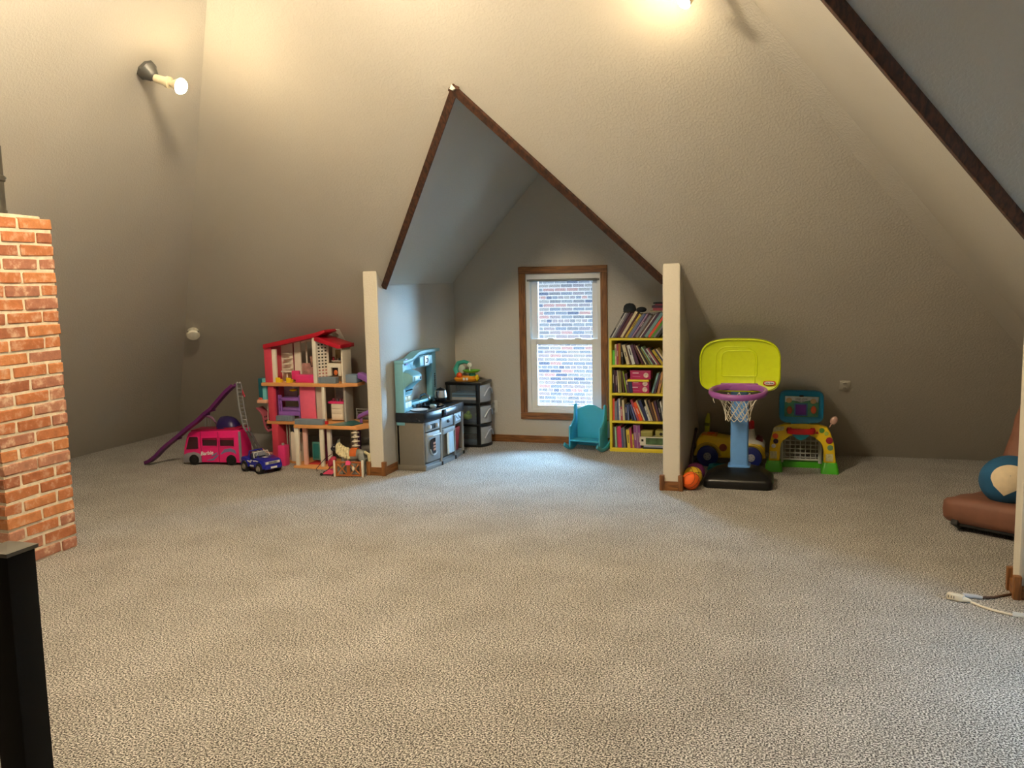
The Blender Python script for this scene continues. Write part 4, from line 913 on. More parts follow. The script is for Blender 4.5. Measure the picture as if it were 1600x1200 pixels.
s4 = [('coral red', .016, .19, 0), ('grey', .022, .165, 0), ('slate blue', .010, .185, 0), ('white', .012, .19, -2), ('rose', .016, .12, -2), ('cream', .018, .18, -3), ('navy', .018, .14, -2), ('slate blue', .013, .135, -3)]
row(s4, SH[1] + .0205, SX0 + .024, 'fourth', 'books on the fourth shelf')
xx = SX0 + .194
run4 = [('navy', .014, .15, -14), ('slate blue', .014, .145, -17), ('rose', .016, .19, -20), ('orange', .026, .165, -20), ('cream', .011, .188, -22), ('navy', .026, .185, -21), ('white', .016, .13, -18), ('cream', .014, .19, -19), ('black', .008, .185, -19), ('brown', .018, .19, -18), ('tan', .014, .17, -16), ('plum', .018, .18, -14), ('black', .016, .185, -12), ('white', .012, .175, -10)]
for i, (col, th, h, ln) in enumerate(run4):
    a = R(ln)
    book(xx, SH[1] + .0205, th, h, .15, col, a, '%s book of the leaning run on the fourth shelf, %s spine' % (ORD[i], col), 'books on the fourth shelf'); xx += th / math.cos(a) + .0015 + gap(run4, i)
s5 = [('brown', .012, .18, 0), ('mint', .014, .178, -2), ('rose', .010, .17, -3), ('pink', .028, .188, -3), ('slate blue', .012, .17, -3), ('grey', .016, .178, -4), ('black', .010, .165, -3), ('yellow', .026, .16, -4), ('rose', .018, .175, -4), ('yellow', .012, .12, -3), ('mauve', .024, .20, -3), ('lilac', .010, .20, -3), ('mauve', .022, .20, -3)]
row(s5, SH[0] + .0205, SX0 + .026, 'bottom', 'books on the bottom shelf')
# flat pile on top at the right, boxes, hat block
for i, (dx, col, th) in enumerate(((0, 'cream', .010), (.028, 'rose', .022), (.018, 'plum', .020), (.045, 'rose', .012), (.03, 'black', .012))):
    zz = 1.208 + (0, .011, .034, .055, .068)[i]
    o = thing('book', '%s book of the flat pile lying over the leaning books, %s cover' % (('lowest', 'second lowest', 'middle', 'second highest', 'highest')[i], col), 'book', (-1.155 + dx, SY0 + .035, zz), 0, 'books lying flat on top')
    m = mat('cover_' + col.replace(' ', '_'), COLN[col], .45); w = .24
    part(MB().box(0, w, 0, .0015, 0, th).box(0, w, 0, .15, 0, .0015).box(0, w, 0, .15, th - .0015, th), 'cover', m, o, smooth=False)
    part(MB().box(.003, w - .003, .0015, .147, .0015, th - .0015), 'pages', PAGES, o, smooth=False)
t = thing('felt_hat', 'dark felt hat lying on the books at the top left of the bookcase', 'hat', (-1.332, 7.535, 1.213))
part(MB().lathe([(.001, 0), (.052, 0), (.056, .02), (.048, .05), (.03, .066), (.001, .072)], 14), 'crown', mat('charcoal_felt', (34, 40, 46), .95), t)
part(MB().prism([(-.045, -.075), (.045, -.075), (.052, -.03), (-.052, -.03)], 0, .006, 'z'), 'brim', mat('charcoal_felt', (34, 40, 46), .95), t)
t = thing('dark_mitten', 'small dark cloth lump on the books right of the felt hat', 'cloth', (-1.232, 7.54, 1.205))
part(MB().ball((0, 0, .022), (.045, .05, .024), 14, 8), 'cloth', mat('charcoal_felt', (34, 40, 46), .95), t)
PK = PL('box_pink', (176, 34, 92), .5, var=.1, scale=20)
def pink_box(x, z, w, h, lab):
    t = thing('pink_box', lab, 'box', (x, SY0 + .02, z), 0, 'pink boxes on the third shelf')
    part(MB().box(0, w, 0, .12, 0, h), 'carton', PK, t, bevel=.001)
    part(MB().lathe([(.001, 0), (.022, 0), (.022, .001), (.001, .001)], 18, (w * .78, 0, h * .48), Matrix.Rotation(R(90), 4, 'X')), 'printed_portrait', PL('print_pale', (214, 190, 180), .5, var=.3, scale=60), t)
    part(MB().box(w * .12, w * .42, -.001, 0, h * .68, h * .78), 'printed_title', PL('print_white', (230, 200, 210), .5), t)
    part(MB().box(w * .12, w * .5, -.001, 0, h * .3, h * .36), 'printed_line', PL('print_rose', (200, 100, 140), .5), t)
pink_box(-1.325, SH[2] + .0205, .165, .068, 'pink carton at the bottom of the pile on the third shelf')
pink_box(-1.315, SH[2] + .0895, .155, .030, 'thin pink carton in the middle of the pile on the third shelf')
t = thing('yellow_board', 'thin yellow board lying between the pink cartons', 'board', (-1.345, SY0 + .005, SH[2] + .1205)); part(MB().box(0, .185, 0, .13, 0, .018), 'board', YB_, t, bevel=.002)
pink_box(-1.322, SH[2] + .1395, .175, .075, 'pink carton on top of the yellow board on the third shelf')
t = thing('game_box', 'white game box with green picture on the bottom shelf', 'box', (-1.238, SY0 + .01, SH[0] + .048))
part(MB().box(0, .30, 0, .14, 0, .075), 'carton', PL('box_white', (216, 210, 196), .5), t, bevel=.001)
part(MB().box(.05, .29, -.001, 0, .01, .068), 'picture', PL('box_green_print', (70, 96, 62), .5, var=.5, scale=18), t)
part(MB().box(.012, .03, -.001, 0, .035, .055), 'symbol', DARK, t)
for k, c in enumerate(((40, 44, 60), (150, 160, 186))):
    t = thing('magazine', ('dark magazine lying flat under the game box', 'pale blue magazine lying under the game box, above the dark one')[k], 'magazine', (-1.215 + .01 * k, SY0 + .008, SH[0] + .0205 + .0135 * k)); part(MB().box(0, .28, 0, .15, 0, .0125), 'sheets', mat('magazine_%d' % k, c, .5), t)
t = thing('olive_box', 'small olive green box standing on the game box', 'box', (-1.232, SY0 + .02, SH[0] + .124)); part(MB().box(0, .098, 0, .1, 0, .045), 'carton', PL('box_olive', (150, 144, 76), .5, var=.12), t, bevel=.001); part(MB().box(-.001, .099, -.001, .1, .034, .047), 'lid', PL('box_olive_lid', (166, 158, 90), .5), t, bevel=.001)
t = thing('olive_box', 'olive box with a round hole at the right of the game box top', 'box', (-1.108, SY0 + .02, SH[0] + .124)); part(MB().box(0, .13, 0, .1, 0, .055), 'carton', PL('box_olive', (150, 144, 76), .5), t, bevel=.001); part(MB().lathe([(.001, 0), (.014, 0), (.014, .001), (.001, .001)], 14, (.05, 0, .026), Matrix.Rotation(R(90), 4, 'X')), 'hole', DARK, t)
# ------------------------------------------------------------------ tall dollhouse
DW = PL('doll_white', (230, 222, 206), .45); DC = PL('doll_crimson', (176, 22, 44), .4); DR = PL('doll_rose', (204, 66, 86), .45); DO = PL('doll_floor_tan', (222, 158, 96), .5)
DP = PL('doll_pink', (236, 104, 134), .45); DH = PL('doll_hot_pink', (226, 58, 124), .4); DV = PL('doll_violet', (140, 92, 176), .4); DG = PL('doll_slate', (126, 140, 152), .5); DT = PL('doll_teal', (30, 110, 110), .5)
DPK = PL('doll_dark_purple', (66, 36, 88), .5); DAQ = PL('doll_aqua', (110, 190, 200), .4); DDK = PL('doll_dark_teal', (18, 86, 100), .4)
PXX = lambda px: -4.147 + (px - 425) * .00614
h = thing('dollhouse', 'three-storey dollhouse with crimson roof and open pink and white rooms', 'dollhouse', (-3.85, 6.40, 0))
def hp(b, name, m, bevel=0, par=None, label=None): return part(b, name, m, par or h, label, bevel=bevel, W=True)
YF, YK = 6.39, 6.56
hp(MB().prism([(-4.19, 6.45), (-3.93, 6.40), (-3.905, 6.25), (-3.565, 6.25), (-3.565, 6.60), (-4.19, 6.60)], 0, .02, 'z'), 'base_plate', DO, .003)
hp(MB().prism([(-4.235, 6.40), (-3.885, 6.40), (-3.885, 6.25), (-3.31, 6.25), (-3.20, 6.40), (-3.20, 6.60), (-4.235, 6.60)], .335, .363, 'z'), 'middle_floor', DO, .003)
hp(MB().prism([(-4.25, 6.37), (-3.50, 6.37), (-3.39, 6.45), (-3.39, 6.58), (-4.25, 6.58)], .662, .690, 'z'), 'upper_floor', DO, .003)
# side wall, three storeys
for x0, x1, z0, z1 in ((-4.222, -4.155, .69, .985), (-4.205, -4.145, .363, .662), (-4.185, -4.125, .02, .335)): hp(MB().box(x0, x1, YF, YK, z0, z1), 'side_wall', DR, .004)
# --- top storey
hp(MB().prism([(-4.212, .975), (-4.212, 1.012), (-3.72, 1.108), (-3.635, 1.132), (-3.622, 1.112), (-3.72, 1.072)], 6.365, 6.565, 'y'), 'roof_slope', DC, .004)
hp(MB().prism([(-3.728, 1.045), (-3.722, 1.078), (-3.50, 1.012), (-3.484, 1.012), (-3.484, .980), (-3.515, .978)], 6.362, 6.60, 'y'), 'roof_slope', DC, .004)
zt = lambda x: .985 + (x + 4.2) * .185
hp(MB().prism([(-4.155, .69), (-4.043, .69), (-4.043, zt(-4.043)), (-4.155, zt(-4.155))], YK - .012, YK, 'y'), 'back_wall', DW)
hp(MB().prism([(-4.043, .69), (-4.018, .69), (-4.018, zt(-4.018)), (-4.043, zt(-4.043))], YK - .008, YK, 'y'), 'curtain_strip', PL('doll_maroon', (120, 30, 44), .6))
hp(MB().prism([(-4.018, .69), (-3.957, .69), (-3.957, zt(-3.957)), (-4.018, zt(-4.018))], YK - .03, YK - .016, 'y'), 'back_wall', DW)
hp(MB().prism([(-3.957, .69), (-3.75, .69), (-3.75, .84), (-3.957, .84)], YK - .012, YK, 'y'), 'mural_wall', PL('doll_mural', (176, 134, 126), .6, var=.35, scale=24), label='wall printed with a pinkish mural')
hp(MB().prism([(-3.957, zt(-3.957) - .02), (-3.75, zt(-3.75) - .02), (-3.75, zt(-3.75) + .01), (-3.957, zt(-3.957) + .01)], YK - .012, YK, 'y'), 'window_head', DW)
for x in (-3.912, -3.836): hp(MB().box(x - .006, x + .006, YK - .012, YK, .84, zt(x) - .01), 'window_bar', DW)
for k in range(5): hp(MB().box(-4.11, -4.045, YK - .07, YK - .012, .745 + .045 * k, .751 + .045 * k), 'wall_shelf', DW)
hp(MB().box(-4.155, -4.12, YF + .01, YF + .04, .69, .97), 'corner_post', DW, .004)
# lattice screen
ls = hp(MB().box(-3.756, -3.722, YF - .012, YF + .012, .69, 1.072), 'screen_post', DW, .003)
hp(MB().prism([(-3.722, YF + .012), (-3.722, YF + .022), (-3.665, YF + .10), (-3.665, YF + .09)], .69, 1.035, 'z'), 'screen_panel', DW, 0)
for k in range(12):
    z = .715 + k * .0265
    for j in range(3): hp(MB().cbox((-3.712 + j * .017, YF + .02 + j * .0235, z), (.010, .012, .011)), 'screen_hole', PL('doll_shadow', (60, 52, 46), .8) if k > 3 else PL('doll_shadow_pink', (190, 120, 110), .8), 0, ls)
hp(MB().prism([(-3.665, .69), (-3.505, .69), (-3.505, .985), (-3.665, 1.035)], YK - .012, YK, 'y'), 'back_wall', DW)
hp(MB().box(-3.512, -3.498, YF + .02, YK, .69, .985), 'end_wall', DW, .002)
hp(MB().box(-3.635, -3.555, YK - .016, YK - .011, .885, .955), 'wall_picture', PL('doll_sepia', (150, 128, 88), .6, var=.4, scale=40))
hp(MB().box(-3.655, -3.535, YK - .05, YK - .012, .862, .868), 'mantel_shelf', DW)
for x, hh_, c in ((-3.645, .03, (150, 40, 60)), (-3.62, .018, (120, 80, 70)), (-3.59, .022, (80, 80, 84)), (-3.56, .015, (150, 130, 110))): hp(MB().box(x - .006, x + .006, YK - .04, YK - .025, .868, .868 + hh_), 'ornament', PL('ornament_%d' % c[0], c))
fp = hp(MB().prism([(-3.66, .745), (-3.63, .745), (-3.63, .815), (-3.565, .815), (-3.565, .745), (-3.538, .745), (-3.538, .85), (-3.66, .85)], YF + .06, YF + .09, 'y'), 'fireplace', DW, .003)
hp(MB().box(-3.63, -3.565, YF + .085, YF + .095, .745, .815), 'firebox', PL('doll_soot', (46, 22, 18), .7), 0, fp)
hp(MB().ball((-3.598, YF + .082, .772), (.018, .004, .022), 10, 8), 'flame', PL('doll_flame', (214, 110, 50), .5), 0, fp)
bx_ = hp(MB().box(-3.715, -3.555, YF - .005, YF + .05, .69, .742), 'flower_box', DG, .003)
for k in range(15): hp(MB().box(-3.712 + k * .0106, -3.7055 + k * .0106, YF - .009, YF - .004, .694, .738), 'box_rib', DG, 0, bx_)
hp(MB().box(-3.498, -3.395, YF + .055, YF + .16, .69, .758), 'balcony_box', PL('doll_blue_grey', (118, 140, 164), .5), .006)
hp(MB().sweep([(-3.40, YF + .11, .752), (-3.37, YF + .11, .745), (-3.30, YF + .10, .715), (-3.24, YF + .08, .675), (-3.20, YF + .05, .655)], .075, .05, (0, 1, 0)), 'slide', DV, .008)
# --- middle storey
hp(MB().box(-4.145, -4.02, YK - .012, YK, .54, .662), 'curtain', PL('doll_lilac', (176, 160, 190), .6, var=.12, scale=90))
hp(MB().box(-4.17, -4.135, YF + .03, YF + .06, .363, .66), 'inner_jamb', PL('doll_wine', (100, 24, 60), .5))
bk = hp(MB().box(-4.13, -3.925, YF + .035, YK - .02, .532, .556), 'upper_bunk', DV, .004)
hp(MB().box(-4.13, -3.925, YF + .03, YK - .02, .408, .442), 'lower_bunk', DV, .004)
hp(MB().box(-4.128, -3.93, YF + .05, YK - .03, .442, .470), 'bunk_mattress', PL('doll_mattress', (122, 84, 150), .7), .008)
for x in (-4.125, -4.105): hp(MB().box(x - .006, x + .006, YF + .035, YF + .05, .40, .58), 'bunk_post', DV, .002)
hp(MB().box(-3.935, -3.925, YF + .035, YF + .05, .363, .58), 'bunk_post', DV, .002)
hp(MB().prism([(-3.915, .363), (-3.765, .363), (-3.778, .50), (-3.772, .662), (-3.92, .662)], YF + .03, YF + .045, 'y'), 'pink_door', DP, .003)
hp(MB().prism([(-3.772, .363), (-3.685, .363), (-3.69, .662), (-3.775, .662)], YF + .05, YF + .06, 'y'), 'shower_screen', PL('doll_pale', (204, 190, 178), .4))
hp(MB().box(-3.685, -3.658, YF - .02, YF + .01, .363, .662), 'post', DW, .005)
hp(MB().box(-3.66, -3.512, YK - .012, YK, .363, .662), 'back_wall', PL('doll_pale', (204, 190, 178), .4))
hp(MB().box(-3.65, -3.54, YK - .016, YK - .011, .545, .645), 'mirror', PL('doll_mirror', (136, 150, 158), .2, var=.25, scale=30))
hp(MB().box(-3.68, -3.535, YF + .07, YK - .012, .512, .530), 'vanity_top', DH, .003)
vn = hp(MB().box(-3.655, -3.545, YF + .08, YK - .012, .375, .512), 'vanity', DW, .003)
for k in range(3): hp(MB().box(-3.648, -3.552, YF + .074, YF + .081, .385 + k * .043, .423 + k * .043), 'drawer', DW, .002, vn)
for x, c in ((-3.64, (150, 60, 90)), (-3.60, (90, 90, 100)), (-3.57, (130, 70, 90))): hp(MB().box(x - .008, x + .008, YF + .09, YF + .105, .53, .552), 'toiletry', PL('toiletry_%d' % c[0], c))
hp(MB().box(-3.515, -3.495, YF + .04, YK, .363, .662), 'end_wall', PL('doll_grey', (170, 166, 160), .5), .002)
for x0, x1, y, n_ in ((-4.14, -3.985, YF + .005, 12), (-3.88, -3.625, 6.262, 22)):
    bx_ = hp(MB().box(x0, x1, y, y + .05, .363, .408), 'flower_box', DG, .003)
    w = (x1 - x0) / n_
    for k in range(n_): hp(MB().box(x0 + (k + .15) * w, x0 + (k + .75) * w, y - .004, y + .001, .367, .404), 'box_rib', DG, 0, bx_)
hp(MB().box(-3.625, -3.605, 6.30, 6.33, .363, .39), 'red_trinket', RED, .002)
hp(MB().prism([(-3.585, 6.272), (-3.365, 6.272), (-3.33, 6.40), (-3.47, 6.52)], .363, .369, 'z'), 'pool', PL('doll_pool', (30, 106, 110), .3, var=.35, scale=14))
for k in range(4): hp(MB().cyl((-3.48, 6.575, .39 + .022 * k), (-3.22, 6.575, .39 + .022 * k), .003, 6), 'rail', PL('doll_rail', (150, 150, 150), .4))
for x in (-3.475, -3.35, -3.225): hp(MB().cyl((x, 6.575, .363), (x, 6.575, .46), .004, 6), 'rail_post', PL('doll_rail', (150, 150, 150), .4))
hp(MB().tube([(-3.345, 6.40, .37), (-3.345, 6.40, .42)], .012, 10), 'slide_post', DV)
hp(MB().loft([[(-3.36 + .11 * u, 6.40 + .035 * math.cos(a), .42 + .05 * u + .022 * math.sin(a)) for a in [2 * math.pi * k / 12 for k in range(12)]] for u in (0, .3, .7, 1)]), 'slide_end', DV, 0)
# --- ground storey
for x0, x1, c, y in ((-3.897, -3.852, DW, 6.262), (-3.842, -3.80, PL('doll_blush', (222, 176, 166), .5), 6.30), (-3.664, -3.625, DW, 6.262), (-3.612, -3.572, PL('doll_offwhite', (214, 206, 196), .5), 6.29)):
    hp(MB().prism([(x0 + .004, .335), (x1 + .0, .335), (x1 - .002, .02), (x0 + .008, .02)], y, y + .028, 'y'), 'column', c, .003)
hp(MB().box(-3.80, -3.725, 6.50, 6.51, .02, .335), 'inner_wall', DPK)
hp(MB().box(-3.732, -3.655, 6.44, 6.45, .02, .335), 'inner_wall', PL('doll_wine', (100, 24, 60), .5))
td = hp(MB().box(-3.800, -3.722, 6.38, 6.395, .045, .20), 'lift_gate', PL('doll_gate', (90, 150, 140), .5), .006)
hp(MB().box(-3.788, -3.736, 6.374, 6.381, .06, .185), 'gate_panel', DT, .004, td)
hp(MB().box(-3.81, -3.66, 6.33, 6.50, .02, .028), 'red_mat', PL('doll_red_mat', (190, 50, 50), .7))
for x in (-4.075, -4.05): hp(MB().cyl((x, 6.45, .02), (x, 6.45, .335), .006, 8), 'pole', PL('doll_silver', (150, 146, 140), .3))
hp(MB().box(-3.49, -3.435, 6.47, 6.49, .0, .335), 'rear_column', PL('doll_grey', (170, 166, 160), .5), .003)
hp(MB().box(-3.432, -3.40, 6.47, 6.49, .0, .335), 'rear_column', PL('doll_violet_dim', (110, 84, 150), .5), .003)
sp = hp(MB().cyl((-3.342, 6.285, 0), (-3.342, 6.285, .335), .0165, 16), 'spiral_column', DW)
for k in range(7): hp(MB().lathe([(.001, 0), (.03, 0), (.034, .004), (.03, .008), (.001, .008)], 16, (-3.342, 6.285, .305 - .036 * k)), 'spiral_step', DW, 0, sp)
# lift car and swing chair on the left outside
lf = hp(MB().box(-4.30, -4.262, 6.40, 6.50, .54, .722), 'lift_car', DDK, .004)
hp(MB().box(-4.262, -4.225, 6.40, 6.50, .54, .722), 'lift_glass', DAQ, .004)
hp(MB().box(-4.312, -4.222, 6.385, 6.51, .512, .542), 'lift_floor', PL('doll_peach', (226, 170, 140), .5), .006)
hp(MB().ball((-4.285, 6.40, .548), (.02, .012, .012), 10, 8), 'lift_knob', PL('doll_coral', (214, 90, 70), .5))
b = MB(); cu = [(-4.335, .468), (-4.315, .452), (-4.29, .43), (-4.275, .40), (-4.27, .36), (-4.262, .32), (-4.245, .285), (-4.222, .268)]
b.sweep([(x, 6.45, z) for x, z in cu], .10, .008, (0, 1, 0))
sw = hp(b, 'swing_chair', PL('doll_dusty_pink', (168, 84, 100), .5))
for i in range(4):
    for j in range(3): hp(MB().cbox((-4.278 + .011 * i, 6.425 + .024 * j, .39 - .033 * i), (.02, .012, .014)), 'swing_hole', PL('doll_shadow', (60, 52, 46), .8), 0, sw)
hp(MB().tube([(-4.25, 6.45, .512), (-4.255, 6.45, .33)], .003, 6), 'swing_cord', DW)
# --- loose furniture inside
t = thing('toy_sofa', 'hot pink toy sofa on the top floor of the dollhouse', 'toy sofa', (-3.85, YF + .06, .69))
part(MB().box(-.10, .105, -.035, .045, 0, .065), 'seat', DH, t, bevel=.006); part(MB().box(-.12, .105, .045, .06, 0, .06), 'back', DP, t, bevel=.004)
part(MB().box(-.155, -.085, .0, .03, .02, .095), 'cushion', DH, t, bevel=.006)
t = thing('toy_screen', 'dark framed toy picture tilted over the sofa in the dollhouse', 'picture', (-3.80, YK - .035, .84))
M_ = Matrix.Rotation(R(-8), 4, 'Y')
part(MB(M_).box(-.06, .05, -.006, .004, -.02, .075), 'frame', PL('frame_dark', (50, 26, 40), .4), t, bevel=.002); part(MB(M_).box(-.052, .042, -.008, -.005, -.012, .067), 'picture', PL('picture_collage', (170, 130, 110), .5, var=.7, scale=38), t)
for i, (x, lab) in enumerate(((-4.105, 'left yellow toy chair on the top floor of the dollhouse'), (-4.005, 'right yellow toy chair on the top floor of the dollhouse'))):
    t = thing('toy_chair', lab, 'toy chair', (x, YF + .03, .69), 0, 'yellow toy chairs')
    part(MB().box(-.02, .02, -.02, .02, .018, .026), 'seat', YEL, t, bevel=.002); part(MB().box(-.022, .022, -.024, -.018, .0, .042), 'backrest', YEL, t, bevel=.003)
    for sx in (-1, 1): part(MB().box(sx * .018 - .003, sx * .018 + .003, -.02, .02, 0, .02), 'leg', YEL, t)
t = thing('toy_table', 'white toy pedestal table between the yellow chairs', 'toy table', (-4.055, YF + .075, .69))
part(MB().lathe([(.001, 0), (.025, 0), (.008, .01), (.007, .085), (.001, .085)], 14), 'pedestal', DW, t); part(MB().lathe([(.001, .085), (.05, .085), (.05, .092), (.001, .092)], 20), 'top', DW, t)
t = thing('toy_lamp', 'yellow toy ceiling lamp above the purple bunk bed', 'toy lamp', (-3.995, YF + .06, .612))
part(MB().ball((0, 0, .01), (.032, .03, .011), 16, 8), 'shade', YEL, t); part(MB().cyl((0, 0, .015), (0, 0, .05), .004, 8), 'stem', DW, t)
t = thing('toy_cabinet', 'pink toy cabinet at the left of the dollhouse ground floor', 'toy cabinet', (-4.035, 6.33, 0))
part(MB().box(-.044, .022, -.03, .04, 0, .172), 'body', DH, t, bevel=.004); part(MB().box(-.039, .017, -.034, -.029, .012, .16), 'door', DH, t, bevel=.003); part(MB().cyl((-.01, 0, .172), (-.01, 0, .19), .012, 10), 'cup', PL('doll_silver', (150, 146, 140), .3), t)
t = thing('toy_fridge', 'white toy fridge with dark door beside the pink cabinet', 'toy fridge', (-3.965, 6.43, .02))
part(MB().box(-.055, .04, -.02, .06, 0, .25), 'body', DW, t, bevel=.004); part(MB().box(.0, .042, -.024, -.019, .09, .24), 'dark_door', PL('fridge_dark', (50, 44, 46), .3, var=.4, scale=50), t); part(MB().box(-.002, .004, -.03, -.022, .1, .2), 'handle', DW, t); part(MB().box(-.03, .04, -.02, .05, .25, .29), 'top_unit', PL('doll_navy', (40, 48, 90), .4), t, bevel=.003)
# ------------------------------------------------------------------ pink camper van
VP_ = PL('van_pink', (232, 36, 122), .3, coat=.2); VD = PL('van_dark_pink', (160, 16, 70), .4); VG = PL('van_grey', (136, 134, 140), .45); VS = PL('van_swoosh', (120, 122, 160), .45); VW = PL('van_window', (70, 34, 44), .15)
v = thing('toy_camper_van', 'hot pink toy camper van with white lettering beside the dollhouse', 'toy van', (-4.62, 6.215, 0), R(8))
prof = [(-.30, .022), (-.30, .10), (-.292, .15), (-.262, .245), (-.245, .275), (-.225, .285), (.21, .300), (.222, .288), (.225, .022)]
VD_ = .20
part(MB().prism(prof, 0, VD_, 'y'), 'body', VP_, v, bevel=.012)
part(MB().prism([(-.235, .28), (-.225, .297), (.205, .312), (.212, .297)], .012, VD_ - .012, 'y'), 'roof_tray', VD, v, bevel=.004)
part(MB().prism([(-.275, .13), (-.245, .235), (-.235, .243), (-.165, .243), (-.158, .235), (-.158, .145), (-.168, .137)], -.004, .004, 'y'), 'cab_window', VW, v, bevel=.002)
part(MB().tube([(-.276, -.003, .13), (-.246, -.003, .236), (-.236, -.003, .245), (-.165, -.003, .245), (-.156, -.003, .236), (-.156, -.003, .144), (-.168, -.003, .135)], .005, 6, True), 'window_trim', VP_, v)
for x0, x1 in ((-.12, .012), (.04, .165)):
    part(MB().box(x0, x1, -.003, .004, .163, .218), 'side_window', VW, v, bevel=.002)
    part(MB().tube([(x0, -.003, .163), (x0, -.003, .236), (x1, -.003, .238), (x1, -.003, .163)], .0045, 6, True), 'window_trim', VP_, v)
    part(MB().box(x0 + .004, x1 - .004, -.005, .002, .218, .234), 'blind', VD, v)
for x in (-.137, .024): part(MB().box(x - .002, x + .002, -.0025, .003, .03, .285), 'panel_seam', VD, v)
part(MB().box(.205, .227, -.002, .01, .03, .29), 'rear_edge', VG, v, bevel=.003)
ga = [(-.302, .022), (-.302, .088), (-.25, .092)] + [(-.205 + .062 * math.cos(a), .045 + .062 * math.sin(a)) for a in [math.pi * (.75 - .75 * k / 8) for k in range(9)]] + [(-.14, .022)]
part(MB().prism([(-.302, .02), (-.302, .085), (-.27, .10), (-.205, .112), (-.155, .098), (-.138, .07), (-.138, .02)], -.003, .06, 'y'), 'bumper', VG, v, bevel=.003)
# swooshes
def ribbon(pts, w): 
    b = MB(); rings = []
    for i, (x, z) in enumerate(pts):
        d = Vector((pts[min(i + 1, len(pts) - 1)][0] - pts[max(i - 1, 0)][0], 0, pts[min(i + 1, len(pts) - 1)][1] - pts[max(i - 1, 0)][1])).normalized(); nn = Vector((-d.z, 0, d.x)) * w[i]
        rings.append([Vector((x, -.003, z)) + nn, Vector((x, -.003, z)) - nn, Vector((x, .001, z)) - nn, Vector((x, .001, z)) + nn])
    return b.loft(rings)
part(ribbon([(.04, .095), (.08, .125), (.13, .133), (.165, .12), (.178, .10)], [.003, .013, .015, .012, .003]), 'swoosh', VS, v)
part(ribbon([(-.09, .04), (-.03, .05), (.0, .075), (.02, .09)], [.002, .009, .008, .002]), 'swoosh', VS, v)
part(ribbon([(-.05, .075), (-.02, .09), (.01, .108)], [.002, .008, .003]), 'swoosh', VS, v)
text('Barbie', .045, PL('lettering_white', (240, 236, 240), .4), v, (-.088, -.0035, .102), (R(90), R(-6), 0), shear=.3, bold=.0012)
for x in (-.205, .132):
    for y0, y1 in ((-.006, .03), (VD_ - .03, VD_ + .006)):
        w = part(MB().cyl((x, y0, .045), (x, y1, .045), .045, 24), 'wheel', PL('van_tyre', (14, 13, 15), .6), v, bevel=.004)
        part(MB().cyl((x, y0 - .002, .045), (x, y0 + .002, .045), .022, 16), 'hub', PL('van_hub', (26, 24, 26), .4), w)
b = MB(); nb_ = 8
b.loft([[(x, .10 + hw * math.cos(a), .302 + hh * math.sin(a)) for a in [math.pi * k / 10 for k in range(11)]] + [(x, .10 - hw, .298), (x, .10 + hw, .298)] for x, hw, hh in ((.0, .08, .085), (.012, .082, .10), (.06, .082, .105), (.10, .08, .10), (.13, .075, .085), (.155, .06, .055), (.165, .04, .03))])
part(b, 'canopy', PL('van_canopy', (40, 26, 84), .35), v, ang=60)
part(MB().box(.0, .17, .02, .18, .306, .32), 'canopy_tray', PL('van_red', (150, 20, 50), .4), v, bevel=.003)
part(MB().tube([(-.05, .14, .305), (-.065, .14, .345), (-.10, .14, .385), (-.15, .14, .40), (-.185, .14, .395)], [.008, .009, .011, .012, .008], 8), 'arch', PL('van_mauve', (126, 84, 116), .4), v)
for x in (-.165, -.135, -.12): part(MB().cyl((x, .14, .3), (x + .01, .14, .39), .0025, 6), 'arch_rod', VG, v)
# slide and ladder tower
t = thing('toy_slide', 'purple toy slide with grey ladder tower on the camper van', 'toy slide', (-4.31, 6.17, 0))
def sp_(px, z, y): return (px - (-4.30), y - 6.17, z)
sl = [(-4.335, .690, 6.13), (-4.40, .635, 6.115), (-4.47, .565, 6.105), (-4.545, .49, 6.10), (-4.60, .455, 6.10), (-4.69, .385, 6.10), (-4.79, .32, 6.10), (-4.895, .245, 6.10), (-5.0, .175, 6.10), (-5.06, .13, 6.10), (-5.12, .075, 6.10), (-5.19, .028, 6.10), (-5.235, .012, 6.10)]
bed = part(MB().sweep([sp_(x, z, y) for x, z, y in sl], .055, .010, (0, 1, 0)), 'slide_bed', PL('slide_purple', (96, 34, 96), .35), t, ang=60)
for s in (-1, 1): part(MB().sweep([sp_(x, z + .010, y + s * .0275) for x, z, y in sl], .006, .026, (0, 1, 0)), 'slide_rim', PL('slide_purple', (96, 34, 96), .35), t, ang=60)
for i in (3, 4, 7): part(MB().cbox(sp_(sl[i][0], sl[i][1] - .004, sl[i][2]), (.03, .066, .014)), 'joint_clip', PL('slide_purple_dark', (78, 26, 80), .35), t, bevel=.003)
TG = PL('ladder_grey', (126, 126, 130), .4)
part(MB().tube([(-.035, -.01, .705), (-.028, .0, .50), (-.012, .02, .34), (0, .04, .30)], .008, 8), 'tower_post', TG, t)
part(MB().tube([(-.005, .01, .70), (.005, .02, .50), (.018, .04, .34), (.02, .05, .30)], .006, 8), 'tower_post', TG, t)
for k in range(11): z = .335 + .033 * k; part(MB().cyl((-.012 - .002 * k, .012 - .001 * k, z), (.018 - .002 * k, .03 - .001 * k, z), .004, 6), 'rung', TG, t)
part(MB().tube([(.0, .05, .30), (.03, .09, .17), (.05, .13, .012)], .011, 8), 'ladder_leg', PL('ladder_dark', (84, 80, 80), .5), t)
part(MB().tube([(.03, .05, .30), (.065, .10, .17), (.085, .14, .012)], .011, 8), 'ladder_leg', PL('ladder_dark', (84, 80, 80), .5), t)
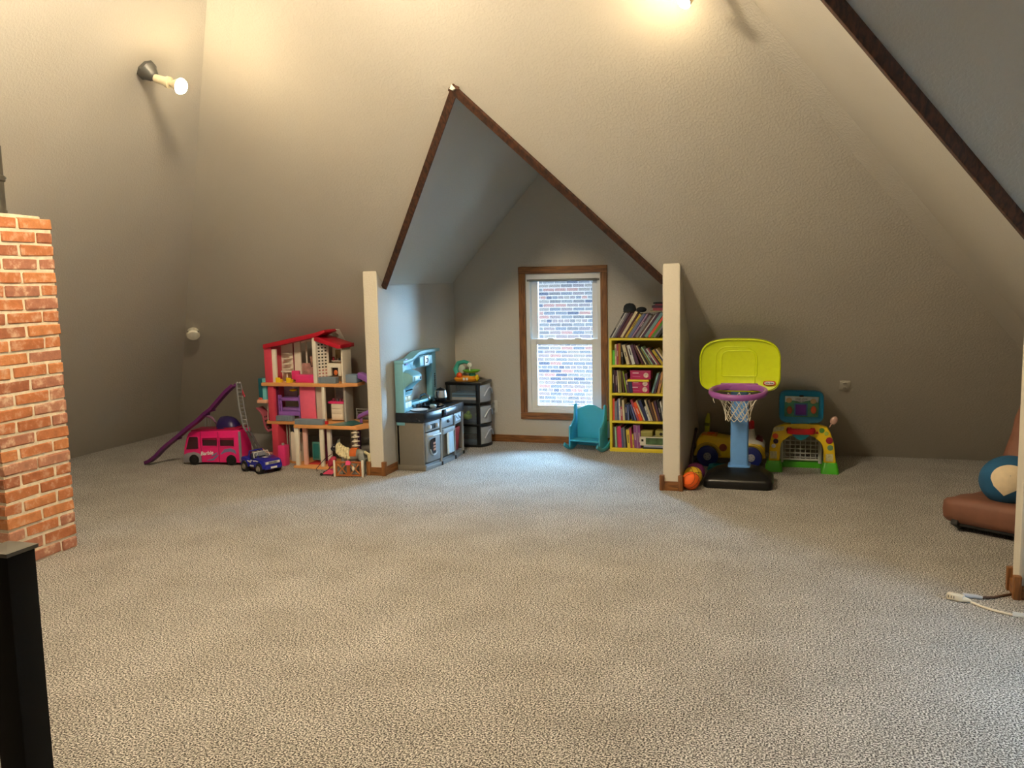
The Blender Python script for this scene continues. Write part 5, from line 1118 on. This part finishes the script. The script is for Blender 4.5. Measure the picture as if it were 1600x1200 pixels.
for k in range(5): part(MB().cyl((.012 + .009 * k, .066 + .015 * k, .25 - .05 * k), (.044 + .0095 * k, .07 + .0165 * k, .25 - .05 * k), .006, 6), 'rung', PL('ladder_dark', (84, 80, 80), .5), t)
for x in (-.035, -.008): part(MB().ball((x, -.0, .708), .012, 10, 8), 'finial', TG, t)
part(MB().prism([(.005, .655), (.03, .60), (.022, .59), (.012, .62), (.002, .60)], .005, .012, 'y'), 'pennant', PL('pennant_rose', (170, 50, 70), .6), t)

# ------------------------------------------------------------------ blue toy jeep
JB = PL('jeep_blue', (34, 38, 150), .25, coat=.3); JD = PL('jeep_dark', (18, 18, 50), .5); JS = PL('jeep_silver', (190, 190, 190), .3)
j = thing('toy_jeep', 'royal blue open-top toy jeep with white flashes on the carpet', 'toy car', (-4.115, 6.105, 0), R(-21))
jp = [(-.15, .045), (-.155, .105), (-.14, .118), (-.06, .112), (-.045, .098), (.0, .095), (.02, .118), (.06, .124), (.145, .108), (.155, .095), (.157, .04)]
part(MB().prism(jp, -.085, .085, 'y'), 'body', JB, j, bevel=.010)
part(MB().box(-.06, .01, -.065, .065, .096, .101), 'cabin_floor', JD, j)
for y in (-.04, .04): part(MB().prism([(-.045, .098), (-.055, .145), (-.04, .15), (-.025, .112), (.0, .108), (.0, .098)], y - .025, y + .025, 'y'), 'seat', JD, j, bevel=.004)
part(MB().tube([(.018, -.075, .118), (-.002, -.07, .16), (-.002, .07, .16), (.018, .075, .118)], .004, 8), 'windshield_frame', JS, j)
part(MB().box(-.003, .0, -.066, .066, .125, .157), 'windshield', mat('clear_toy_plastic', (220, 226, 230), .1, alpha=.25, var=0), j)
part(MB().tube([(-.065, -.07, .11), (-.065, -.06, .165), (-.065, .06, .165), (-.065, .07, .11)], .006, 8), 'roll_bar', JB, j)
part(MB().tube([(-.01, -.03, .118), (-.025, -.03, .135)], .003, 6), 'steering_column', JD, j); part(MB().tube([(-.027 + .012 * math.sin(a) * .5, -.03 + .018 * math.cos(a), .137 + .016 * math.sin(a)) for a in [2 * math.pi * k / 14 for k in range(14)]], .0025, 6, True), 'steering_wheel', WHT, j)
part(MB().box(.154, .160, -.07, .07, .076, .098), 'grille', JS, j, bevel=.003)
for k in range(7): part(MB().box(.158, .162, -.036 + k * .0105, -.031 + k * .0105, .079, .095), 'grille_slot', JD, j)
for y in (-.055, .055): part(MB().lathe([(.001, 0), (.011, 0), (.009, .005), (.001, .007)], 14, (.158, y, .087), Matrix.Rotation(R(90), 4, 'Y')), 'headlight', WHT, j)
part(MB().box(.150, .170, -.08, .08, .035, .062), 'front_bumper', JB, j, bevel=.006)
part(MB().box(.169, .171, -.03, .03, .042, .057), 'number_plate', WHT, j)
part(MB().box(-.165, -.150, -.075, .075, .04, .062), 'rear_bumper', JB, j, bevel=.005)
part(MB().prism([(.06, -.03), (.10, -.03), (.10, .0), (.06, .0)], .1245, .1255, 'z'), 'hood_decal', WHT, j)
for pts in ([(-.11, .072), (-.05, .085), (-.02, .078), (.0, .10), (-.015, .104), (-.03, .092), (-.06, .095), (-.11, .082)], [(.01, .10), (.05, .104), (.10, .098), (.10, .093), (.05, .097), (.02, .092)], [(-.03, .05), (.02, .05), (.02, .062), (-.03, .06)]):
    part(MB().prism(pts, -.0875, -.084, 'y'), 'white_flash', PL('flash_pale', (206, 206, 214), .4), j)
for x in (-.095, .10):
    for y0, y1 in ((-.10, -.062), (.062, .10)):
        w = part(MB().cyl((x, y0, .042), (x, y1, .042), .042, 26), 'wheel', PL('jeep_tyre', (22, 21, 22), .7), j, bevel=.005)
        part(MB().lathe([(.001, 0), (.024, 0), (.02, .006), (.008, .004), (.001, .008)], 10, (x, y0 if y0 < 0 else y1, .042), Matrix.Rotation(R(90 if y0 < 0 else -90), 4, 'X')), 'hub', PL('jeep_hub', (120, 112, 100), .4), w)
    for s in (-1, 1): part(MB().tube([(x + .05 * math.cos(a), s * .088, .045 + .05 * math.sin(a)) for a in [math.pi * k / 12 for k in range(13)]], .007, 6), 'fender', JB, j)

# ------------------------------------------------------------------ toy horse, stall gate, pram
HB = mat('horse_dapple', (132, 132, 124), .6, var=.35, scale=22)
hs = thing('toy_horse', 'grey dapple toy horse with cream mane behind the stall gate', 'toy horse', (-3.30, 6.13, 0), R(4))
sk = bpy.data.meshes.new('body')
V = [(.02, 0, .165), (.075, 0, .165), (.105, 0, .16), (-.04, 0, .165), (-.075, 0, .175), (-.10, 0, .205), (-.115, 0, .235), (-.14, 0, .222), (-.165, 0, .20), (-.06, -.028, .12), (-.063, -.03, .065), (-.058, -.03, .008), (-.06, .028, .12), (-.063, .03, .065), (-.058, .03, .008), (.10, -.028, .12), (.112, -.03, .07), (.105, -.03, .008), (.10, .028, .12), (.112, .03, .07), (.105, .03, .008)]
Ed = [(0, 1), (1, 2), (0, 3), (3, 4), (4, 5), (5, 6), (6, 7), (7, 8), (3, 9), (9, 10), (10, 11), (3, 12), (12, 13), (13, 14), (1, 15), (15, 16), (16, 17), (1, 18), (18, 19), (19, 20)]
Rd = [.046, .046, .035, .044, .034, .026, .024, .02, .013, .02, .010, .012, .02, .010, .012, .024, .011, .012, .024, .011, .012]
sk.from_pydata(V, Ed, []); so = bpy.data.objects.new('tmp', sk); COL.objects.link(so)
sm = so.modifiers.new('s', 'SKIN'); so.modifiers.new('d', 'SUBSURF').levels = 2
for i, r_ in enumerate(Rd): sk.skin_vertices[0].data[i].radius = (r_, r_)
sk.skin_vertices[0].data[0].use_root = True
dg = bpy.context.evaluated_depsgraph_get(); hm = bpy.data.meshes.new_from_object(so.evaluated_get(dg)); bpy.data.objects.remove(so)
hm.polygons.foreach_set('use_smooth', [True] * len(hm.polygons)); hm.materials.clear(); obj('body', hm, HB, hs)
part(MB().tube([(-.112, 0, .232), (-.145, 0, .215), (-.168, 0, .197)], [.026, .023, .0145], 12), 'dark_face_mask', PL('mask_navy', (34, 34, 50), .5), hs)
part(MB().ball((-.138, -.022, .224), .0055, 8, 6), 'eye', WHT, hs)
for s in (-1, 1): part(MB().tube([(-.108, s * .012, .252), (-.104, s * .016, .282)], [.009, .002], 8), 'ear', HB, hs)
MN = mat('mane_cream', (214, 202, 160), .8, var=.25, scale=60)
for k, (x, z) in enumerate(((-.105, .25), (-.09, .235), (-.07, .222), (-.05, .212), (-.03, .208))): part(MB().tube([(x, 0, z), (x + .004, -.034, z - .02), (x + .008 + .004 * k, -.046, z - .07), (x + .012, -.042, z - .085)], [.014, .019, .016, .006], 10), 'mane_lock', MN, hs)
part(MB().loft([[(x, .050 * math.cos(a), .165 + .052 * math.sin(a)) for a in [math.pi * (-.05 + 1.1 * k / 12) for k in range(13)]] + [(x, .046 * math.cos(a), .165 + .048 * math.sin(a)) for a in [math.pi * (1.05 - 1.1 * k / 12) for k in range(13)]] for x in (.0, .055)]), 'saddle_cloth', mat('saddle_orange', (190, 92, 30), .7), hs)
part(MB().tube([(.11, 0, .185), (.145, 0, .165), (.15, 0, .10), (.145, 0, .05)], [.012, .014, .013, .004], 8), 'tail', MN, hs)
part(MB().tube([(-.16, -.02, .205), (-.13, -.036, .20), (-.08, -.05, .19)], .003, 6), 'rein', PL('rein_grey', (60, 60, 70), .6), hs)
g = thing('stall_gate', 'brown toy stall gate with crossed braces and white posts', 'toy gate', (-3.282, 6.035, 0), R(10))
GB = PL('gate_brown', (158, 86, 34), .5)
for x in (-.113, .113): part(MB().box(x - .008, x + .008, -.008, .008, 0, .135), 'post', DW, g, bevel=.003)
for z in (.008, .112): part(MB().box(-.105, .105, -.006, .006, z, z + .014), 'rail', GB, g, bevel=.002)
for x in (-.098, -.006, .006, .098): part(MB().box(x - .007, x + .007, -.0055, .0055, .008, .126), 'stile', GB, g, bevel=.002)
for cx in (-.052, .052):
    for s in (-1, 1): part(MB().bar((cx - .04, 0, .067 - s * .045), (cx + .04, 0, .067 + s * .045), .007, .009), 'brace', PL('gate_tan', (178, 112, 60), .5), g)
part(MB().prism([(-.02, .10), (.015, .098), (.024, .118), (.006, .135), (-.016, .13)], -.012, -.005, 'y'), 'pink_badge', PL('badge_pink', (230, 84, 140), .5), g)
part(MB().ball((.04, -.008, .07), (.012, .004, .02), 10, 8), 'cream_badge', PL('badge_cream', (222, 206, 180), .5), g)
p = thing('toy_pram', 'pink toy pram with thin dark handle left of the stall gate', 'toy pram', (-3.475, 6.07, 0), R(6))
part(MB().tube([(-.10, 0, .03), (-.105, 0, .05), (-.03, .0, .13), (.03, 0, .17)], .003, 6), 'handle', PL('pram_dark', (60, 26, 36), .5), p)
part(MB().prism([(-.05, .012), (.06, .012), (.06, .03), (.01, .05)], -.03, .03, 'y'), 'base', PL('pram_pink', (222, 76, 116), .5), p, bevel=.003)
part(MB().ball((.03, .0, .11), (.028, .03, .05), 14, 10, Matrix.Rotation(R(35), 4, 'Y')), 'hood', PL('pram_rose', (176, 44, 74), .5, var=.3, scale=60), p)
part(MB().tube([(-.05, 0, .01), (.0, 0, .05), (.02, 0, .08)], .004, 6), 'strut', PL('pram_dark', (60, 26, 36), .5), p)
for x in (-.05, .055):
    for y in (-.035, .03): part(MB().cyl((x, y, .012), (x, y + .006, .012), .012, 12), 'wheel', DARK, p)
# dolls and bags in the dim gap behind
t = thing('doll_head', 'small doll lying behind the camper van beside the dollhouse', 'doll', (-4.325, 6.55, 0), R(20))
part(MB().tube([(0, 0, .03), (.06, .0, .045), (.10, 0, .06)], [.03, .032, .016], 12), 'dress', PL('doll_dress', (150, 80, 90), .8), t); part(MB().ball((.125, -.005, .075), (.026, .026, .03), 14, 10), 'head', PL('doll_skin', (190, 140, 116), .6), t); part(MB().ball((.135, .008, .082), (.028, .024, .032), 14, 10), 'hair', PL('doll_hair', (110, 84, 50), .8), t)
part(MB().tube([(.03, -.02, .05), (-.02, -.04, .07), (-.05, -.04, .10)], [.008, .007, .006], 8), 'arm', PL('doll_skin', (190, 140, 116), .6), t)
t = thing('red_toy_bag', 'dim red toy bag behind the ladder of the camper van', 'toy bag', (-4.33, 6.78, 0))
part(MB().loft([ring(.06, -.05, .05, 0, rc=.03), ring(.07, -.06, .06, .06, rc=.03), ring(.055, -.045, .045, .16, rc=.03), ring(.03, -.02, .02, .19, rc=.015)]), 'sack', PL('bag_red', (150, 24, 40), .8), t); part(MB().tube([(-.03, 0, .185), (-.02, 0, .23), (.02, 0, .23), (.03, 0, .185)], .005, 6), 'strap', PL('bag_red', (150, 24, 40), .8), t)
t = thing('magenta_toy_bag', 'magenta toy bag behind the spiral column of the dollhouse', 'toy bag', (-3.24, 6.62, 0))
part(MB().loft([ring(.08, -.05, .05, 0, rc=.03), ring(.085, -.055, .055, .08, rc=.03), ring(.06, -.035, .035, .17, rc=.025)]), 'sack', PL('bag_magenta', (150, 20, 70), .8), t); part(MB().tube([(-.04, -.03, .165), (-.03, -.03, .22), (.03, -.03, .22), (.04, -.03, .165)], .005, 6), 'strap', PL('bag_magenta', (150, 20, 70), .8), t)
# ------------------------------------------------------------------ brown floor rocker with a blue plush, cord
LE = mat('brown_suede', (120, 78, 60), .65, var=.18, scale=7, bump=.5, bscale=14)
CH = Vector((1.075, 5.375, 0)); CR = R(-33)
t = thing('floor_rocker', 'brown padded floor rocker chair at the right edge of the room', 'chair', CH, CR)
def pad(b, rows):
    return b.loft(rows)
def rring(hw, y, zc, hz, n=20, p=.45):
    return [(math.copysign(abs(math.cos(a)) ** p, math.cos(a)) * hw, y, zc + math.copysign(abs(math.sin(a)) ** p, math.sin(a)) * hz) for a in [2 * math.pi * k / n for k in range(n)]]
part(MB().loft([rring(.22, -.0, .125, .035), rring(.27, .012, .125, .068), rring(.292, .05, .12, .084), rring(.288, .12, .115, .078), rring(.29, .22, .112, .08), rring(.268, .32, .11, .07), rring(.27, .45, .10, .072), rring(.24, .52, .10, .05)]), 'seat', LE, t, ang=80)
def bring(hw, s, n=20):
    c = Vector((.025, .47 + .34 * s + .05 * s * s, .08 + .66 * s)); d = Vector((0, .34 + .1 * s, .66)).normalized(); nn = Vector((0, -d.z, d.y)); th = .07 if .05 < s < .95 else .045
    return [c + Vector((math.copysign(abs(math.cos(a)) ** .45, math.cos(a)) * hw, 0, 0)) + nn * (math.copysign(abs(math.sin(a)) ** .45, math.sin(a)) * th) for a in [2 * math.pi * k / n for k in range(n)]]
part(MB().loft([bring(.18, 0), bring(.21, .08), bring(.2, .3), bring(.21, .4), bring(.195, .62), bring(.2, .75), bring(.18, .94), bring(.15, 1.0)]), 'backrest', LE, t, ang=80)
for s in (-1, 1):
    part(MB().sweep([(s * .2, y, z) for y, z in ((-.0, .062), (.08, .022), (.2, .012), (.35, .012), (.48, .03), (.6, .09))], .04, .03, (1, 0, 0)), 'runner', PL('runner_black', (22, 20, 19), .7), t, bevel=.004)
part(MB().box(-.23, .23, .02, .5, .035, .055), 'underside', PL('runner_black', (22, 20, 19), .7), t, bevel=.006)
part(MB().lathe([(.035, 0), (.05, .012), (.035, .024), (.02, .012)], 18, (.18, -.004, .12), Matrix.Rotation(R(90), 4, 'X')), 'cup_ring', PL('ring_dark', (52, 30, 22), .5), t)
BL = mat('blue_plush', (30, 84, 122), .95, var=.12, scale=14, bump=.5, bscale=250)
PC = Vector((1.205, 5.56, .30))
t = thing('blue_plush', 'round blue plush cushion with cream patch sitting on the floor rocker', 'plush toy', (PC.x, PC.y, .172))
o_ = Vector((0, 0, .128))
part(MB().ball(o_, (.165, .15, .145), 48, 32), 'body', BL, t, ang=80)
# cream felt patch hugging the body
b = MB(); rows = []
vd = (Vector((0, 0, 1.5)) - PC); vd = Vector((vd.x, vd.y, 0)).normalized(); sd = Vector((-vd.y, vd.x, 0))
def onb(u, w):
    d = (vd + sd * u + Vector((0, 0, 1)) * w).normalized(); k = 1 / math.sqrt((d.x / .165) ** 2 + (d.y / .15) ** 2 + (d.z / .145) ** 2); return d * (k + .006)
out = [(-.02 + .80 * math.cos(a) * (1 if True else 1), .42 + .66 * math.sin(a)) for a in [math.pi * (-.08 + 1.16 * k / 16) for k in range(17)]] + [(-.6, -.05), (-.22, -.42), (.3, -.08)]
cen = (-.02, .40)
rings_ = [[onb(cen[0] + (x - cen[0]) * f_, cen[1] + (z - cen[1]) * f_) + o_ for x, z in out] for f_ in (.02, .2, .4, .6, .8, .92, 1.0)]
b.loft(rings_, cap=False)
part(b, 'cream_patch', mat('cream_felt', (226, 206, 172), .95), t, ang=80)
WC = PL('cord_white', (222, 214, 196), .5)
t = thing('extension_cord', 'white extension cord with three-way socket lying on the carpet', 'cord', (.74, 4.31, 0))
part(MB(Matrix.Rotation(R(-28), 4, 'Z')).box(-.045, .028, -.016, .016, .002, .032), 'socket_block', WC, t, bevel=.006)
for k in range(3): part(MB(Matrix.Rotation(R(-28), 4, 'Z')).box(-.036 + .012 * k, -.033 + .012 * k, -.0165, -.015, .012, .024), 'slot', DARK, t)
part(MB(Matrix.Rotation(R(-28), 4, 'Z')).lathe([(.001, 0), (.014, 0), (.006, .03), (.001, .03)], 10, (.027, 0, .014), Matrix.Rotation(R(90), 4, 'Y')), 'strain_relief', WC, t)
cp = [(.05, -.03, .010), (.085, -.065, .006), (.13, -.105, .006), (.19, -.14, .006), (.25, -.155, .006), (.33, -.15, .006), (.5, -.10, .006), (.7, .0, .006)]
part(MB().tube(cp, .0055, 8), 'cable', WC, t)
part(MB(Matrix.Translation((.215, -.148, .006)) @ Matrix.Rotation(R(-12), 4, 'Z')).box(-.022, .022, -.003, .003, -.004, .016), 'warning_tag', WHT, t)
t = thing('brown_cord', 'brown lamp cord with white plug running to the corner post', 'cord', (.80, 4.36, 0))
part(MB().tube([(-.03, .0, .012), (.02, -.005, .012), (.05, -.005, .010)], [.012, .010, .007], 10), 'plug', PL('plug_pale', (190, 194, 202), .4), t)
part(MB().tube([(.05, -.005, .010), (.10, .02, .006), (.15, .06, .006), (.185, .085, .006)], .006, 8), 'cable', PL('cord_brown', (84, 54, 32), .5), t)
